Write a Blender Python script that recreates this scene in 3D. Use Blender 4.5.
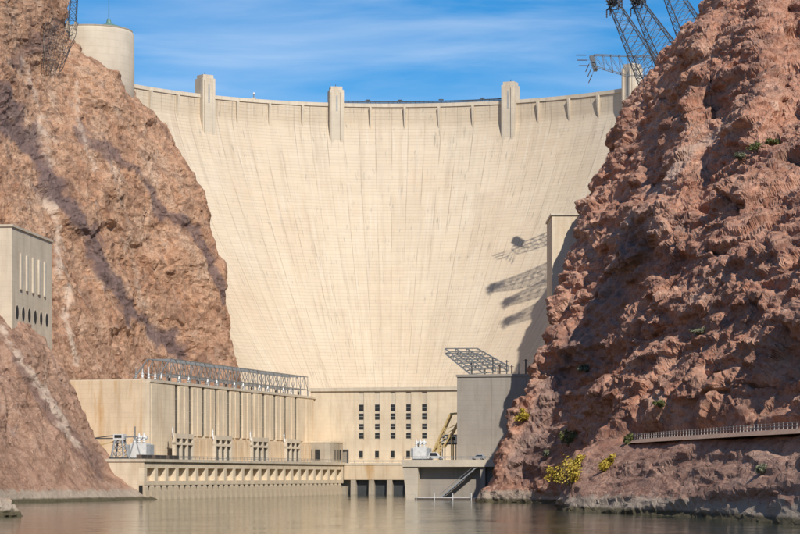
import bpy, math, random
import numpy as np
from mathutils import Vector, Matrix

for o in list(bpy.data.objects):
    bpy.data.objects.remove(o)
scene = bpy.context.scene
col = scene.collection

# ------------------------------------------------------------------ camera, sky, sun, exposure
F = 2450.0          # focal length in photo pixels (800 px wide)
HV = 476.0          # horizon row
CAMZ = 7.6
cam_d = bpy.data.cameras.new('camera')
cam = bpy.data.objects.new('camera', cam_d); col.objects.link(cam)
cam.location = (0, 0, CAMZ); cam.rotation_euler = (math.pi / 2, 0, 0)
cam_d.sensor_width = 36.0; cam_d.lens = F / 800 * 36.0
cam_d.shift_y = (HV - 267) / 800
cam_d.clip_start = 1.0; cam_d.clip_end = 30000
scene.camera = cam

SUN_AZ, SUN_EL = 22.0, 42.0      # degrees right of straight behind the camera / above the horizon
saz, sel = math.radians(SUN_AZ), math.radians(SUN_EL)
S = Vector((math.sin(saz) * math.cos(sel), -math.cos(saz) * math.cos(sel), math.sin(sel)))

world = bpy.data.worlds.new('World'); scene.world = world; world.use_nodes = True
wn, wl = world.node_tree.nodes, world.node_tree.links
wn.clear()
sky = wn.new('ShaderNodeTexSky'); sky.sky_type = 'NISHITA'; sky.sun_disc = False
sky.sun_elevation = sel
sky.sun_rotation = math.atan2(S.x, S.y)
sky.altitude = 1500; sky.air_density = 1.0; sky.dust_density = 0.15; sky.ozone_density = 3.5
tcw = wn.new('ShaderNodeTexCoord')
mpw = wn.new('ShaderNodeMapping'); mpw.inputs['Scale'].default_value = (2.2, 2.2, 15.0)
mpw.inputs['Rotation'].default_value = (0.0, 0.16, 0.0)
nzw = wn.new('ShaderNodeTexNoise'); nzw.inputs['Scale'].default_value = 3.4
nzw.inputs['Detail'].default_value = 6; nzw.inputs['Roughness'].default_value = 0.52; nzw.inputs['Distortion'].default_value = 0.4
crw = wn.new('ShaderNodeValToRGB')
crw.color_ramp.elements[0].position = 0.42; crw.color_ramp.elements[0].color = (0, 0, 0, 1)
crw.color_ramp.elements[1].position = 0.80; crw.color_ramp.elements[1].color = (0.42, 0.42, 0.42, 1)
hsw = wn.new('ShaderNodeHueSaturation'); hsw.inputs['Saturation'].default_value = 1.42; hsw.inputs['Value'].default_value = 0.61
mxw = wn.new('ShaderNodeMixRGB'); mxw.inputs['Color2'].default_value = (4.8, 5.3, 5.9, 1)
bgw = wn.new('ShaderNodeBackground'); bgw.inputs['Strength'].default_value = 0.15
ow = wn.new('ShaderNodeOutputWorld')
wl.new(tcw.outputs['Generated'], mpw.inputs['Vector']); wl.new(mpw.outputs[0], nzw.inputs['Vector'])
wl.new(nzw.outputs['Fac'], crw.inputs['Fac']); wl.new(crw.outputs['Color'], mxw.inputs['Fac'])
wl.new(sky.outputs[0], hsw.inputs['Color']); wl.new(hsw.outputs[0], mxw.inputs['Color1'])
wl.new(mxw.outputs[0], bgw.inputs['Color']); wl.new(bgw.outputs[0], ow.inputs['Surface'])

sun_d = bpy.data.lights.new('sun', 'SUN'); sun_d.energy = 3.9; sun_d.angle = math.radians(0.5)
sun_d.color = (1.0, 0.945, 0.86)
sun = bpy.data.objects.new('sun', sun_d); col.objects.link(sun)
sun.rotation_euler = S.to_track_quat('Z', 'Y').to_euler(); sun.location = (0, 0, 400)

scene.view_settings.view_transform = 'Standard'; scene.view_settings.look = 'None'
scene.view_settings.exposure = 0.28; scene.view_settings.gamma = 1.0
scene.view_settings.use_curve_mapping = False
scene.render.engine = 'CYCLES'

rng = np.random.default_rng(11)
random.seed(11)

# ------------------------------------------------------------------ helpers
def P(u, v, Y):
    """photo pixel + distance -> world point"""
    return Vector(((u - 400) / F * Y, Y, CAMZ + (HV - v) / F * Y))

def tag(o, label=None, cat=None, group=None, kind=None):
    if label: o['label'] = label
    if cat: o['category'] = cat
    if group: o['group'] = group
    if kind: o['kind'] = kind
    return o

def empty(name, loc=(0, 0, 0), rz=0.0, label=None, cat=None, group=None):
    o = bpy.data.objects.new(name, None); col.objects.link(o)
    o.location = loc; o.rotation_euler = (0, 0, rz); o.empty_display_size = 0.5
    return tag(o, label, cat, group)

def copy_tree(o, parent=None):
    c = o.copy(); col.objects.link(c); c.parent = parent
    for ch in list(o.children): copy_tree(ch, c)
    return c

class MB:
    def __init__(s): s.v = []; s.f = []
    def add(s, vs, fs):
        b = len(s.v); s.v += [tuple(x) for x in vs]; s.f += [tuple(i + b for i in f) for f in fs]; return s
    def box(s, x0, x1, y0, y1, z0, z1):
        return s.add([(x0,y0,z0),(x1,y0,z0),(x1,y1,z0),(x0,y1,z0),(x0,y0,z1),(x1,y0,z1),(x1,y1,z1),(x0,y1,z1)],
            [(0,3,2,1),(4,5,6,7),(0,1,5,4),(1,2,6,5),(2,3,7,6),(3,0,4,7)])
    def frus(s, b, t):   # hexahedron from 4 bottom + 4 top points (ccw from above)
        return s.add(list(b) + list(t), [(0,3,2,1),(4,5,6,7),(0,1,5,4),(1,2,6,5),(2,3,7,6),(3,0,4,7)])
    def bar(s, p, q, w, n=4, w2=None):
        p, q = Vector(p), Vector(q); d = q - p
        if d.length < 1e-6: return s
        d.normalize(); a = d.cross(Vector((0, 0, 1)))
        if a.length < 1e-3: a = Vector((1, 0, 0))
        a.normalize(); b = d.cross(a); r = w / 2 * (1.414 if n == 4 else 1); r2 = r if w2 is None else w2 / 2 * (1.414 if n == 4 else 1)
        off = math.pi / 4 if n == 4 else 0
        vs = [p + r * (math.cos(off + 2*math.pi*i/n) * a + math.sin(off + 2*math.pi*i/n) * b) for i in range(n)]
        vs += [q + r2 * (math.cos(off + 2*math.pi*i/n) * a + math.sin(off + 2*math.pi*i/n) * b) for i in range(n)]
        fs = [(i, (i+1) % n, n + (i+1) % n, n + i) for i in range(n)] + [tuple(range(n-1, -1, -1)), tuple(range(n, 2*n))]
        return s.add(vs, fs)
    def prism(s, prof, axis, c0, c1):   # polygon in 2-D extruded along axis ('x' or 'y' or 'z')
        n = len(prof)
        def mk(a, b, c): return {'x': (c, a, b), 'y': (a, c, b), 'z': (a, b, c)}[axis]
        vs = [mk(a, b, c0) for a, b in prof] + [mk(a, b, c1) for a, b in prof]
        return s.add(vs, [(i, (i+1) % n, n + (i+1) % n, n + i) for i in range(n)] + [tuple(range(n-1, -1, -1)), tuple(range(n, 2*n))])
    def lathe(s, prof, n=32, cx=0, cy=0):
        k = len(prof)
        vs = [(cx + r*math.cos(2*math.pi*i/n), cy + r*math.sin(2*math.pi*i/n), z) for r, z in prof for i in range(n)]
        fs = [(j*n+i, j*n+(i+1) % n, (j+1)*n+(i+1) % n, (j+1)*n+i) for j in range(k-1) for i in range(n)]
        fs += [tuple(range(n-1, -1, -1)), tuple(range((k-1)*n, k*n))]
        return s.add(vs, fs)
    def build(s, name, mat, parent=None, smooth=False, label=None):
        me = bpy.data.meshes.new(name); me.from_pydata(s.v, [], s.f); me.update()
        import bmesh
        bm = bmesh.new(); bm.from_mesh(me); bmesh.ops.recalc_face_normals(bm, faces=bm.faces); bm.to_mesh(me); bm.free()
        me.materials.append(mat)
        if smooth:
            for p in me.polygons: p.use_smooth = True
        o = bpy.data.objects.new(name, me); col.objects.link(o)
        if parent: o.parent = parent
        if label: o['label'] = label
        return o

# ------------------------------------------------------------------ materials
def nodes_of(name):
    m = bpy.data.materials.new(name); m.use_nodes = True
    nt = m.node_tree; bs = nt.nodes['Principled BSDF']
    return m, nt.nodes, nt.links, bs
def nz(N, L, vec, scale, detail=5, rough=0.6, dist=0.0):
    n = N.new('ShaderNodeTexNoise'); n.inputs['Scale'].default_value = scale; n.inputs['Detail'].default_value = detail
    n.inputs['Roughness'].default_value = rough; n.inputs['Distortion'].default_value = dist
    L.new(vec, n.inputs['Vector']); return n.outputs['Fac']
def ramp(N, L, fac, stops):
    r = N.new('ShaderNodeValToRGB'); e = r.color_ramp.elements
    while len(e) < len(stops): e.new(0.5)
    for i, (p, c) in enumerate(stops):
        e[i].position = p; e[i].color = (c, c, c, 1) if isinstance(c, (int, float)) else (*c, 1)
    L.new(fac, r.inputs['Fac']); return r.outputs['Color']
def mix(N, L, fac, a, b, mode='MIX'):
    m = N.new('ShaderNodeMixRGB'); m.blend_type = mode
    for sock, x in ((m.inputs[0], fac), (m.inputs[1], a), (m.inputs[2], b)):
        if isinstance(x, (int, float)): sock.default_value = x
        elif isinstance(x, tuple): sock.default_value = (*x, 1)
        else: L.new(x, sock)
    return m.outputs[0]
def math_n(N, L, op, a, b=0.0, clamp=False):
    m = N.new('ShaderNodeMath'); m.operation = op; m.use_clamp = clamp
    for sock, x in ((m.inputs[0], a), (m.inputs[1], b)):
        if isinstance(x, (int, float)): sock.default_value = x
        else: L.new(x, sock)
    return m.outputs[0]
def mapping(N, L, vec, scale=(1, 1, 1), rot=(0, 0, 0)):
    m = N.new('ShaderNodeMapping'); m.inputs['Scale'].default_value = scale; m.inputs['Rotation'].default_value = rot
    L.new(vec, m.inputs['Vector']); return m.outputs[0]
def bump(N, L, bs, h, dist, strength=1.0):
    b = N.new('ShaderNodeBump'); b.inputs['Distance'].default_value = dist; b.inputs['Strength'].default_value = strength
    L.new(h, b.inputs['Height']); L.new(b.outputs[0], bs.inputs['Normal'])

def concrete(name, base, stain=(0.42, 0.22, 0.08), stain_amt=0.5, dark=0.75, lifts=1.6):
    m, N, L, bs = nodes_of(name); bs.inputs['Roughness'].default_value = 0.85
    tc = N.new('ShaderNodeTexCoord').outputs['Object']
    c = mix(N, L, ramp(N, L, nz(N, L, tc, 0.12, 4), [(0.35, 0), (0.7, 1)]), base, tuple(x * 0.82 for x in base))
    c = mix(N, L, ramp(N, L, nz(N, L, mapping(N, L, tc, (0.5, 0.5, 0.05)), 1.0, 6), [(0.5, 0.0), (0.72, 0.8)]), c, tuple(x * dark * y for x, y in zip(base, (0.95, 0.92, 0.88))))
    st = ramp(N, L, nz(N, L, mapping(N, L, tc, (0.35, 0.35, 0.06)), 0.9, 5, 0.65), [(0.5, 0.0), (0.75, stain_amt)])
    c = mix(N, L, st, c, stain)
    c = mix(N, L, ramp(N, L, nz(N, L, tc, 1.6, 4), [(0.3, 0.85), (0.7, 1.0)]), (0, 0, 0), c, 'MIX') if False else c
    # horizontal form-work lines
    sx = N.new('ShaderNodeSeparateXYZ'); L.new(tc, sx.inputs[0])
    fr = math_n(N, L, 'FRACT', math_n(N, L, 'DIVIDE', sx.outputs[2], lifts))
    ln = math_n(N, L, 'LESS_THAN', fr, 0.07)
    c = mix(N, L, math_n(N, L, 'MULTIPLY', ln, 0.25), c, tuple(x * 0.55 for x in base))
    L.new(c, bs.inputs['Base Color'])
    bump(N, L, bs, nz(N, L, tc, 2.0, 6), 0.06)
    return m

def plain(name, base, rough=0.5, metal=0.0, var=0.25, scale=0.8):
    m, N, L, bs = nodes_of(name); bs.inputs['Roughness'].default_value = rough; bs.inputs['Metallic'].default_value = metal
    tc = N.new('ShaderNodeTexCoord').outputs['Object']
    c = mix(N, L, ramp(N, L, nz(N, L, tc, scale, 5), [(0.35, 0), (0.7, 1)]), base, tuple(x * (1 - var) for x in base))
    L.new(c, bs.inputs['Base Color'])
    return m

M = {}
M['conc'] = concrete('cream concrete', (0.74, 0.615, 0.445), stain_amt=0.4)
M['conc_rust'] = concrete('rust stained concrete', (0.72, 0.565, 0.385), stain=(0.50, 0.28, 0.10), stain_amt=0.85)
M['conc_pale'] = concrete('pale concrete', (0.66, 0.57, 0.44), stain_amt=0.2)
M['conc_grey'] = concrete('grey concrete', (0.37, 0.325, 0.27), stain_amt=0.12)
M['conc_dark'] = concrete('weathered quay concrete', (0.44, 0.375, 0.285), stain=(0.2, 0.15, 0.09), stain_amt=0.7)
M['conc_path'] = concrete('dusty path concrete', (0.40, 0.26, 0.185), stain=(0.26, 0.14, 0.085), stain_amt=0.7)
M['conc_rib'] = concrete('tan waterside concrete', (0.58, 0.47, 0.33), stain=(0.25, 0.19, 0.11), stain_amt=0.7)
M['conc_house'] = concrete('beige grey concrete', (0.68, 0.575, 0.43), stain_amt=0.2)
M['conc_tower'] = concrete('smooth tan concrete', (0.61, 0.52, 0.40), stain_amt=0.06, dark=0.9, lifts=3.0)
M['void'] = plain('unlit opening', (0.018, 0.017, 0.016), 0.95)  # near-black colour stands in for the darkness inside openings
M['glass'] = plain('dark window glass', (0.03, 0.035, 0.04), 0.15, 0, 0.4)
M['blind'] = plain('grey window panel', (0.42, 0.41, 0.38), 0.5)
M['steel'] = plain('galvanised steel', (0.34, 0.35, 0.35), 0.45, 0.5)
M['steel_dark'] = plain('dark steel', (0.085, 0.09, 0.095), 0.5, 0.4)
M['pylon'] = plain('weathered pylon steel', (0.15, 0.16, 0.17), 0.5, 0.4)
M['rail'] = plain('pale weathered rail paint', (0.52, 0.48, 0.43), 0.6)
M['white'] = plain('white painted steel', (0.72, 0.72, 0.70), 0.4)
M['grey_paint'] = plain('grey painted steel', (0.33, 0.35, 0.36), 0.4)
M['yellow'] = plain('weathered yellow paint', (0.55, 0.40, 0.17), 0.5)
M['copper'] = plain('green copper roof', (0.16, 0.28, 0.23), 0.5, 0.1)
M['porcelain'] = plain('brown porcelain', (0.10, 0.07, 0.055), 0.3)
M['rubber'] = plain('black rubber', (0.02, 0.02, 0.02), 0.8)
M['door'] = plain('grey roller door', (0.35, 0.30, 0.23), 0.6)
M['wood'] = plain('weathered wood', (0.12, 0.09, 0.07), 0.8)
M['silver'] = plain('silver car paint', (0.5, 0.51, 0.52), 0.25, 0.3, 0.05)
M['net'] = plain('rusty wire', (0.10, 0.085, 0.075), 0.6, 0.3)
M['leaf_y'] = plain('yellow autumn leaves', (0.50, 0.36, 0.045), 0.6, 0, 0.35, 3)
M['leaf_g'] = plain('olive leaves', (0.16, 0.17, 0.055), 0.6, 0, 0.35, 3)
M['leaf_gr'] = plain('grey green leaves', (0.20, 0.20, 0.12), 0.6, 0, 0.35, 3)
M['bark'] = plain('dry twig', (0.16, 0.11, 0.07), 0.8)

def dam_material():
    m, N, L, bs = nodes_of('dam face concrete'); bs.inputs['Roughness'].default_value = 0.9
    uv = N.new('ShaderNodeUVMap').outputs[0]       # x = metres along the arch, y = metres up
    sx = N.new('ShaderNodeSeparateXYZ'); L.new(uv, sx.inputs[0])
    base = (0.64, 0.538, 0.395)
    c = mix(N, L, ramp(N, L, nz(N, L, uv, 0.02, 5), [(0.35, 0), (0.68, 1)]), base, (0.60, 0.468, 0.322))
    c = mix(N, L, ramp(N, L, nz(N, L, uv, 0.3, 6, 0.7), [(0.4, 0), (0.8, 0.55)]), c, (0.60, 0.52, 0.41))
    # vertical weathering streaks of two widths
    c = mix(N, L, ramp(N, L, nz(N, L, mapping(N, L, uv, (0.30, 0.022, 1)), 1.0, 6, 0.62), [(0.50, 0), (0.70, 0.45)]), c, (0.40, 0.31, 0.22))
    c = mix(N, L, ramp(N, L, nz(N, L, mapping(N, L, uv, (0.75, 0.035, 1)), 1.0, 4, 0.6), [(0.54, 0), (0.70, 0.65)]), c, (0.66, 0.58, 0.465))
    c = mix(N, L, ramp(N, L, nz(N, L, mapping(N, L, uv, (0.5, 0.12, 1)), 1.0, 5, 0.7), [(0.60, 0), (0.68, 0.62)]), c, (0.29, 0.25, 0.20))
    # 1.5 m lifts and 7.5 m block columns, each block a slightly different pour
    lift = math_n(N, L, 'DIVIDE', sx.outputs[1], 1.524); colm = math_n(N, L, 'DIVIDE', sx.outputs[0], 7.62)
    cb = N.new('ShaderNodeCombineXYZ'); L.new(math_n(N, L, 'FLOOR', colm), cb.inputs[0]); L.new(math_n(N, L, 'FLOOR', lift), cb.inputs[1])
    wnz = N.new('ShaderNodeTexWhiteNoise'); wnz.noise_dimensions = '2D'; L.new(cb.outputs[0], wnz.inputs['Vector'])
    c = mix(N, L, math_n(N, L, 'MULTIPLY', wnz.outputs['Value'], 0.13), c, (0.36, 0.29, 0.21))
    cb2 = N.new('ShaderNodeCombineXYZ'); L.new(math_n(N, L, 'FLOOR', math_n(N, L, 'DIVIDE', sx.outputs[0], 15.24)), cb2.inputs[0]); L.new(math_n(N, L, 'FLOOR', math_n(N, L, 'DIVIDE', sx.outputs[1], 27.0)), cb2.inputs[1])
    wn2 = N.new('ShaderNodeTexWhiteNoise'); wn2.noise_dimensions = '2D'; L.new(cb2.outputs[0], wn2.inputs['Vector'])
    c = mix(N, L, math_n(N, L, 'MULTIPLY', wn2.outputs['Value'], 0.16), c, (0.40, 0.31, 0.21))
    # seepage below a few lifts
    c = mix(N, L, math_n(N, L, 'MULTIPLY', ramp(N, L, nz(N, L, mapping(N, L, uv, (1.3, 0.07, 1)), 1.0, 3, 0.6), [(0.60, 0), (0.66, 1.0)]), ramp(N, L, nz(N, L, uv, 0.035, 3), [(0.45, 0), (0.6, 0.7)])), c, (0.24, 0.20, 0.155))
    lh = math_n(N, L, 'LESS_THAN', math_n(N, L, 'FRACT', lift), 0.13)
    brk = ramp(N, L, nz(N, L, uv, 0.12, 3), [(0.35, 0.1), (0.65, 1.0)])
    c = mix(N, L, math_n(N, L, 'MULTIPLY', math_n(N, L, 'MULTIPLY', lh, 0.2), brk), c, (0.33, 0.25, 0.17))
    lv = math_n(N, L, 'LESS_THAN', math_n(N, L, 'FRACT', colm), 0.06)
    brk2 = ramp(N, L, nz(N, L, mapping(N, L, uv, (0.3, 0.04, 1)), 1.0, 3), [(0.4, 0.0), (0.6, 1.0)])
    c = mix(N, L, math_n(N, L, 'MULTIPLY', math_n(N, L, 'MULTIPLY', lv, 0.75), brk2), c, (0.36, 0.28, 0.2))
    L.new(c, bs.inputs['Base Color'])
    h = mix(N, L, 0.3, nz(N, L, uv, 0.8, 6), lh)
    bump(N, L, bs, h, 0.12)
    return m
M['dam'] = dam_material()

def rock_material(name, cols, purple, pale, low, jy=1.0, jz=1.35, jr=0.35, jw=1.0):
    m, N, L, bs = nodes_of(name); bs.inputs['Roughness'].default_value = 0.9
    bs.inputs['Specular IOR Level'].default_value = 0.25
    pos = N.new('ShaderNodeNewGeometry').outputs['Position']
    at = N.new('ShaderNodeAttribute'); at.attribute_name = 'rock'
    sp = N.new('ShaderNodeSeparateColor'); L.new(at.outputs['Color'], sp.inputs[0])
    # joints: angular fracture pattern in two sizes (blocks longer along the canyon)
    jh = [None]
    def joints(c):
        warp = N.new('ShaderNodeVectorMath'); warp.operation = 'ADD'
        nv = N.new('ShaderNodeTexNoise'); nv.inputs['Scale'].default_value = 0.3; nv.inputs['Detail'].default_value = 3; L.new(pos, nv.inputs['Vector'])
        sc = N.new('ShaderNodeVectorMath'); sc.operation = 'SCALE'; sc.inputs['Scale'].default_value = 0.8; L.new(nv.outputs['Color'], sc.inputs[0])
        L.new(pos, warp.inputs[0]); L.new(sc.outputs[0], warp.inputs[1])
        h = None
        for sv, amt, ck in ((0.20, 0.5, 0.7), (0.55, 0.35, 0.5)):
            mv = mapping(N, L, warp.outputs[0], (sv, sv / jy, sv * jz), (0.0, jr, 0.0))
            ve = N.new('ShaderNodeTexVoronoi'); ve.feature = 'DISTANCE_TO_EDGE'; ve.inputs['Scale'].default_value = 1.0; L.new(mv, ve.inputs['Vector'])
            vc = N.new('ShaderNodeTexVoronoi'); vc.feature = 'F1'; vc.inputs['Scale'].default_value = 1.0; L.new(mv, vc.inputs['Vector'])
            edge = ramp(N, L, ve.outputs['Distance'], [(0.0, 0.0), (0.06, 1.0)])
            tint = N.new('ShaderNodeSeparateColor'); L.new(vc.outputs['Color'], tint.inputs[0])
            c = mix(N, L, math_n(N, L, 'MULTIPLY', tint.outputs[0], 0.30 * jw), c, tuple(x * 0.6 for x in cols[1]))
            c = mix(N, L, math_n(N, L, 'MULTIPLY', tint.outputs[1], 0.22 * jw), c, tuple(min(1, x * 1.15) for x in cols[3]))
            gate = ramp(N, L, nz(N, L, pos, sv * 0.6, 3), [(0.5, 0.0), (0.6, 1.0)])
            crack = math_n(N, L, 'MULTIPLY', math_n(N, L, 'SUBTRACT', 1.0, edge), gate)
            c = mix(N, L, math_n(N, L, 'MULTIPLY', crack, ck * 0.5 * jw), c, tuple(x * 0.35 for x in cols[0]))
            t_ = math_n(N, L, 'MULTIPLY', math_n(N, L, 'SUBTRACT', math_n(N, L, 'MULTIPLY', tint.outputs[2], 0.7), crack), amt * jw)
            h = t_ if h is None else math_n(N, L, 'ADD', h, t_)
        jh[0] = h
        return c
    n1 = nz(N, L, pos, 0.045, 7, 0.62, 0.6)
    n1 = math_n(N, L, 'ADD', n1, math_n(N, L, 'MULTIPLY', math_n(N, L, 'SUBTRACT', sp.outputs[0], 0.5), 0.42))
    c = ramp(N, L, n1, [(0.30, cols[0]), (0.43, cols[1]), (0.56, cols[2]), (0.72, cols[3])])
    c = mix(N, L, at.outputs['Alpha'], c, mix(N, L, ramp(N, L, n1, [(0.3, 0), (0.7, 1)]), low, tuple(x * 1.45 for x in low)))
    n2 = nz(N, L, pos, 0.35, 6, 0.7)
    # dark desert varnish in patches and streaks, pale fresh breaks, dust
    c = mix(N, L, ramp(N, L, nz(N, L, mapping(N, L, pos, (0.10, 0.10, 0.16)), 1.0, 8, 0.72, 0.8), [(0.51, 0), (0.58, 0.75)]), c, tuple(x * 0.7 for x in cols[0]))
    c = mix(N, L, ramp(N, L, n2, [(0.54, 0), (0.66, 0.65)]), c, tuple(x * 0.5 for x in cols[0]))
    c = mix(N, L, ramp(N, L, nz(N, L, mapping(N, L, pos, (0.5, 0.5, 0.07)), 1, 5, 0.65), [(0.57, 0), (0.72, 0.45)]), c, pale)
    c = mix(N, L, ramp(N, L, nz(N, L, pos, 1.5, 5, 0.7), [(0.38, 0.7), (0.5, 0)]), c, tuple(x * 0.35 for x in cols[1]))
    c = mix(N, L, ramp(N, L, nz(N, L, pos, 0.6, 6, 0.75, 1.0), [(0.56, 0), (0.68, 0.6)]), c, tuple(min(1, x * 1.35) for x in cols[3]))
    c = mix(N, L, ramp(N, L, nz(N, L, pos, 0.16, 5, 0.7, 0.6), [(0.58, 0), (0.68, 0.5)]), c, (0.36, 0.285, 0.24))
    wob = math_n(N, L, 'MULTIPLY', math_n(N, L, 'SUBTRACT', nz(N, L, pos, 0.22, 5, 0.7), 0.5), 1.0)
    c = joints(c)
    c = mix(N, L, math_n(N, L, 'MULTIPLY', sp.outputs[1], 0.85), c, mix(N, L, ramp(N, L, n2, [(0.3, 0), (0.7, 1)]), purple, tuple(x * 0.6 for x in purple)))
    c = mix(N, L, math_n(N, L, 'MULTIPLY', sp.outputs[2], 0.9), c, pale)
    # mineral band left by the river, dark wet foot
    sx = N.new('ShaderNodeSeparateXYZ'); L.new(pos, sx.inputs[0])
    zw = math_n(N, L, 'ADD', sx.outputs[2], math_n(N, L, 'MULTIPLY', wob, 6.0))
    c = mix(N, L, ramp(N, L, math_n(N, L, 'DIVIDE', zw, 10.0), [(0.0, 0.85), (0.29, 0.72), (0.37, 0.0)]), c,
            mix(N, L, n2, (0.30, 0.25, 0.19), (0.44, 0.38, 0.30)))
    zd = math_n(N, L, 'ADD', sx.outputs[2], math_n(N, L, 'MULTIPLY', wob, 0.8))
    c = mix(N, L, ramp(N, L, math_n(N, L, 'DIVIDE', zd, 4.0), [(0.2, 0.92), (0.33, 0.0)]), c, (0.075, 0.062, 0.03))
    hb = mix(N, L, 0.45, nz(N, L, pos, 0.7, 8, 0.72), nz(N, L, pos, 3.0, 5, 0.7))
    h = math_n(N, L, 'ADD', hb, jh[0])
    L.new(c, bs.inputs['Base Color'])
    bump(N, L, bs, h, 0.4)
    return m
M['rock_r'] = rock_material('red canyon rock', [(0.19, 0.078, 0.054), (0.42, 0.178, 0.106), (0.54, 0.26, 0.162), (0.60, 0.39, 0.28)],
                            (0.20, 0.165, 0.155), (0.45, 0.36, 0.29), (0.25, 0.165, 0.132), 3.0)
M['rock_l'] = rock_material('tan canyon rock', [(0.21, 0.102, 0.062), (0.43, 0.218, 0.12), (0.53, 0.30, 0.175), (0.59, 0.41, 0.285)],
                            (0.165, 0.115, 0.112), (0.60, 0.47, 0.36), (0.25, 0.15, 0.112), 1.4, 0.5, -0.5, 0.6)

def water_material():
    m, N, L, bs = nodes_of('river water'); bs.inputs['Base Color'].default_value = (0.040, 0.046, 0.022, 1)
    bs.inputs['Roughness'].default_value = 0.05; bs.inputs['IOR'].default_value = 1.22
    pos = N.new('ShaderNodeNewGeometry').outputs['Position']
    a = nz(N, L, mapping(N, L, pos, (0.30, 0.10, 1)), 1.0, 5, 0.6, 0.5)
    b = nz(N, L, mapping(N, L, pos, (1.4, 0.6, 1)), 1.0, 4, 0.6)
    # wind patches: calm and ruffled water
    pt = ramp(N, L, nz(N, L, mapping(N, L, pos, (0.035, 0.022, 1)), 1.0, 6, 0.65, 1.2), [(0.38, 0.12), (0.62, 1.0)])
    bp = N.new('ShaderNodeBump'); bp.inputs['Distance'].default_value = 0.32
    sw = nz(N, L, mapping(N, L, pos, (0.028, 0.075, 1)), 1.0, 4, 0.6, 0.8)
    L.new(math_n(N, L, 'ADD', mix(N, L, 0.25, a, b), math_n(N, L, 'MULTIPLY', sw, 1.1)), bp.inputs['Height']); L.new(pt, bp.inputs['Strength']); L.new(bp.outputs[0], bs.inputs['Normal'])
    return m
M['water'] = water_material()
M['bed'] = plain('river bed mud', (0.10, 0.08, 0.055), 0.9)

# ------------------------------------------------------------------ numpy noise for the rock
def h3(ix, iy, iz, seed):
    h = (ix.astype(np.uint32) * np.uint32(374761393) + iy.astype(np.uint32) * np.uint32(668265263)
         + iz.astype(np.uint32) * np.uint32(2246822519) + np.uint32(seed * 40503 + 17))
    h = (h ^ (h >> np.uint32(13))) * np.uint32(1274126177)
    h = (h ^ (h >> np.uint32(16))) * np.uint32(2654435761)
    h = h ^ (h >> np.uint32(15))
    return h
def hf(h, k=0):
    h = (h + np.uint32(k * 2654435 + 1)) * np.uint32(2246822519); h = h ^ (h >> np.uint32(14)); h = h * np.uint32(3266489917)
    return ((h >> np.uint32(8)).astype(np.float32)) / np.float32(16777216.0)
def vnoise(p, seed):
    i = np.floor(p).astype(np.int32); f = (p - i).astype(np.float32); f = f * f * f * (f * (f * 6 - 15) + 10)
    r = 0
    for dx in (0, 1):
        for dy in (0, 1):
            for dz in (0, 1):
                w = (f[:, 0] if dx else 1 - f[:, 0]) * (f[:, 1] if dy else 1 - f[:, 1]) * (f[:, 2] if dz else 1 - f[:, 2])
                r = r + w * hf(h3(i[:, 0] + dx, i[:, 1] + dy, i[:, 2] + dz, seed))
    return r * 2 - 1
def fbm(p, seed, octv=4, gain=0.5, ridged=False):
    r = 0; a = 1.0; q = p.copy()
    for k in range(octv):
        n = vnoise(q, seed + k * 7)
        r = r + a * ((1 - 2 * np.abs(n)) if ridged else n); a *= gain; q = q * 2.03 + 11.3
    return r
def facets(p, seed, k=48.0):
    """nearest-cell blocks: random offset + random tilt for each block -> broken rock faces with slightly worn edges"""
    b = np.floor(p - 0.5).astype(np.int32)
    n = len(p); d1 = np.full(n, 9e9, np.float32); d2 = d1.copy(); idr = np.zeros(n, np.float32)
    ws = np.full(n, 1e-12, np.float32); vs = np.zeros(n, np.float32)
    for dx in (0, 1):
        for dy in (0, 1):
            for dz in (0, 1):
                h = h3(b[:, 0] + dx, b[:, 1] + dy, b[:, 2] + dz, seed)
                e0 = p[:, 0] - (b[:, 0] + dx + 0.5 + 0.8 * (hf(h, 1) - 0.5))
                e1 = p[:, 1] - (b[:, 1] + dy + 0.5 + 0.8 * (hf(h, 2) - 0.5))
                e2 = p[:, 2] - (b[:, 2] + dz + 0.5 + 0.8 * (hf(h, 3) - 0.5))
                d = (e0 * e0 + e1 * e1 + e2 * e2).astype(np.float32)
                v = (hf(h, 4) * 2 - 1) + (hf(h, 5) - .5) * 2.2 * e0 + (hf(h, 6) - .5) * 2.2 * e1 + (hf(h, 7) - .5) * 2.2 * e2
                w = np.exp(-k * d).astype(np.float32); ws += w; vs += w * v
                near = d < d1
                d2 = np.where(near, d1, np.minimum(d2, d)); d1 = np.where(near, d, d1)
                idr = np.where(near, hf(h, 8), idr)
    return vs / ws, np.sqrt(d2) - np.sqrt(d1), idr

def blocks(q, size, seed, asp=(1.7, 1.3)):
    """jointed rock: beds of uneven thickness cut by two sets of joints, every block standing out by its own amount"""
    kz = q[:, 2] / size; kz = kz + 0.33 * np.sin(kz * 1.7 + seed) + 0.2 * np.sin(kz * 0.61 + 2 * seed)
    k = np.floor(kz).astype(np.int32); z0 = k * 0
    hk = h3(k, z0, z0, seed)
    i = np.floor(q[:, 0] / (size * asp[0] * (0.6 + 0.8 * hf(hk, 1))) + 9 * hf(hk, 2)).astype(np.int32)
    j = np.floor(q[:, 1] / (size * asp[1] * (0.6 + 0.8 * hf(hk, 3))) + 9 * hf(hk, 4)).astype(np.int32)
    h = h3(i, j, k, seed + 1)
    fz = kz - k
    bed = hf(hk, 5) * 2 - 1
    return 0.45 * bed + 0.8 * (hf(h, 4) * 2 - 1) + (fz - 0.4) * (0.1 + 0.6 * hf(h, 5)), hf(h, 8)

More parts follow.
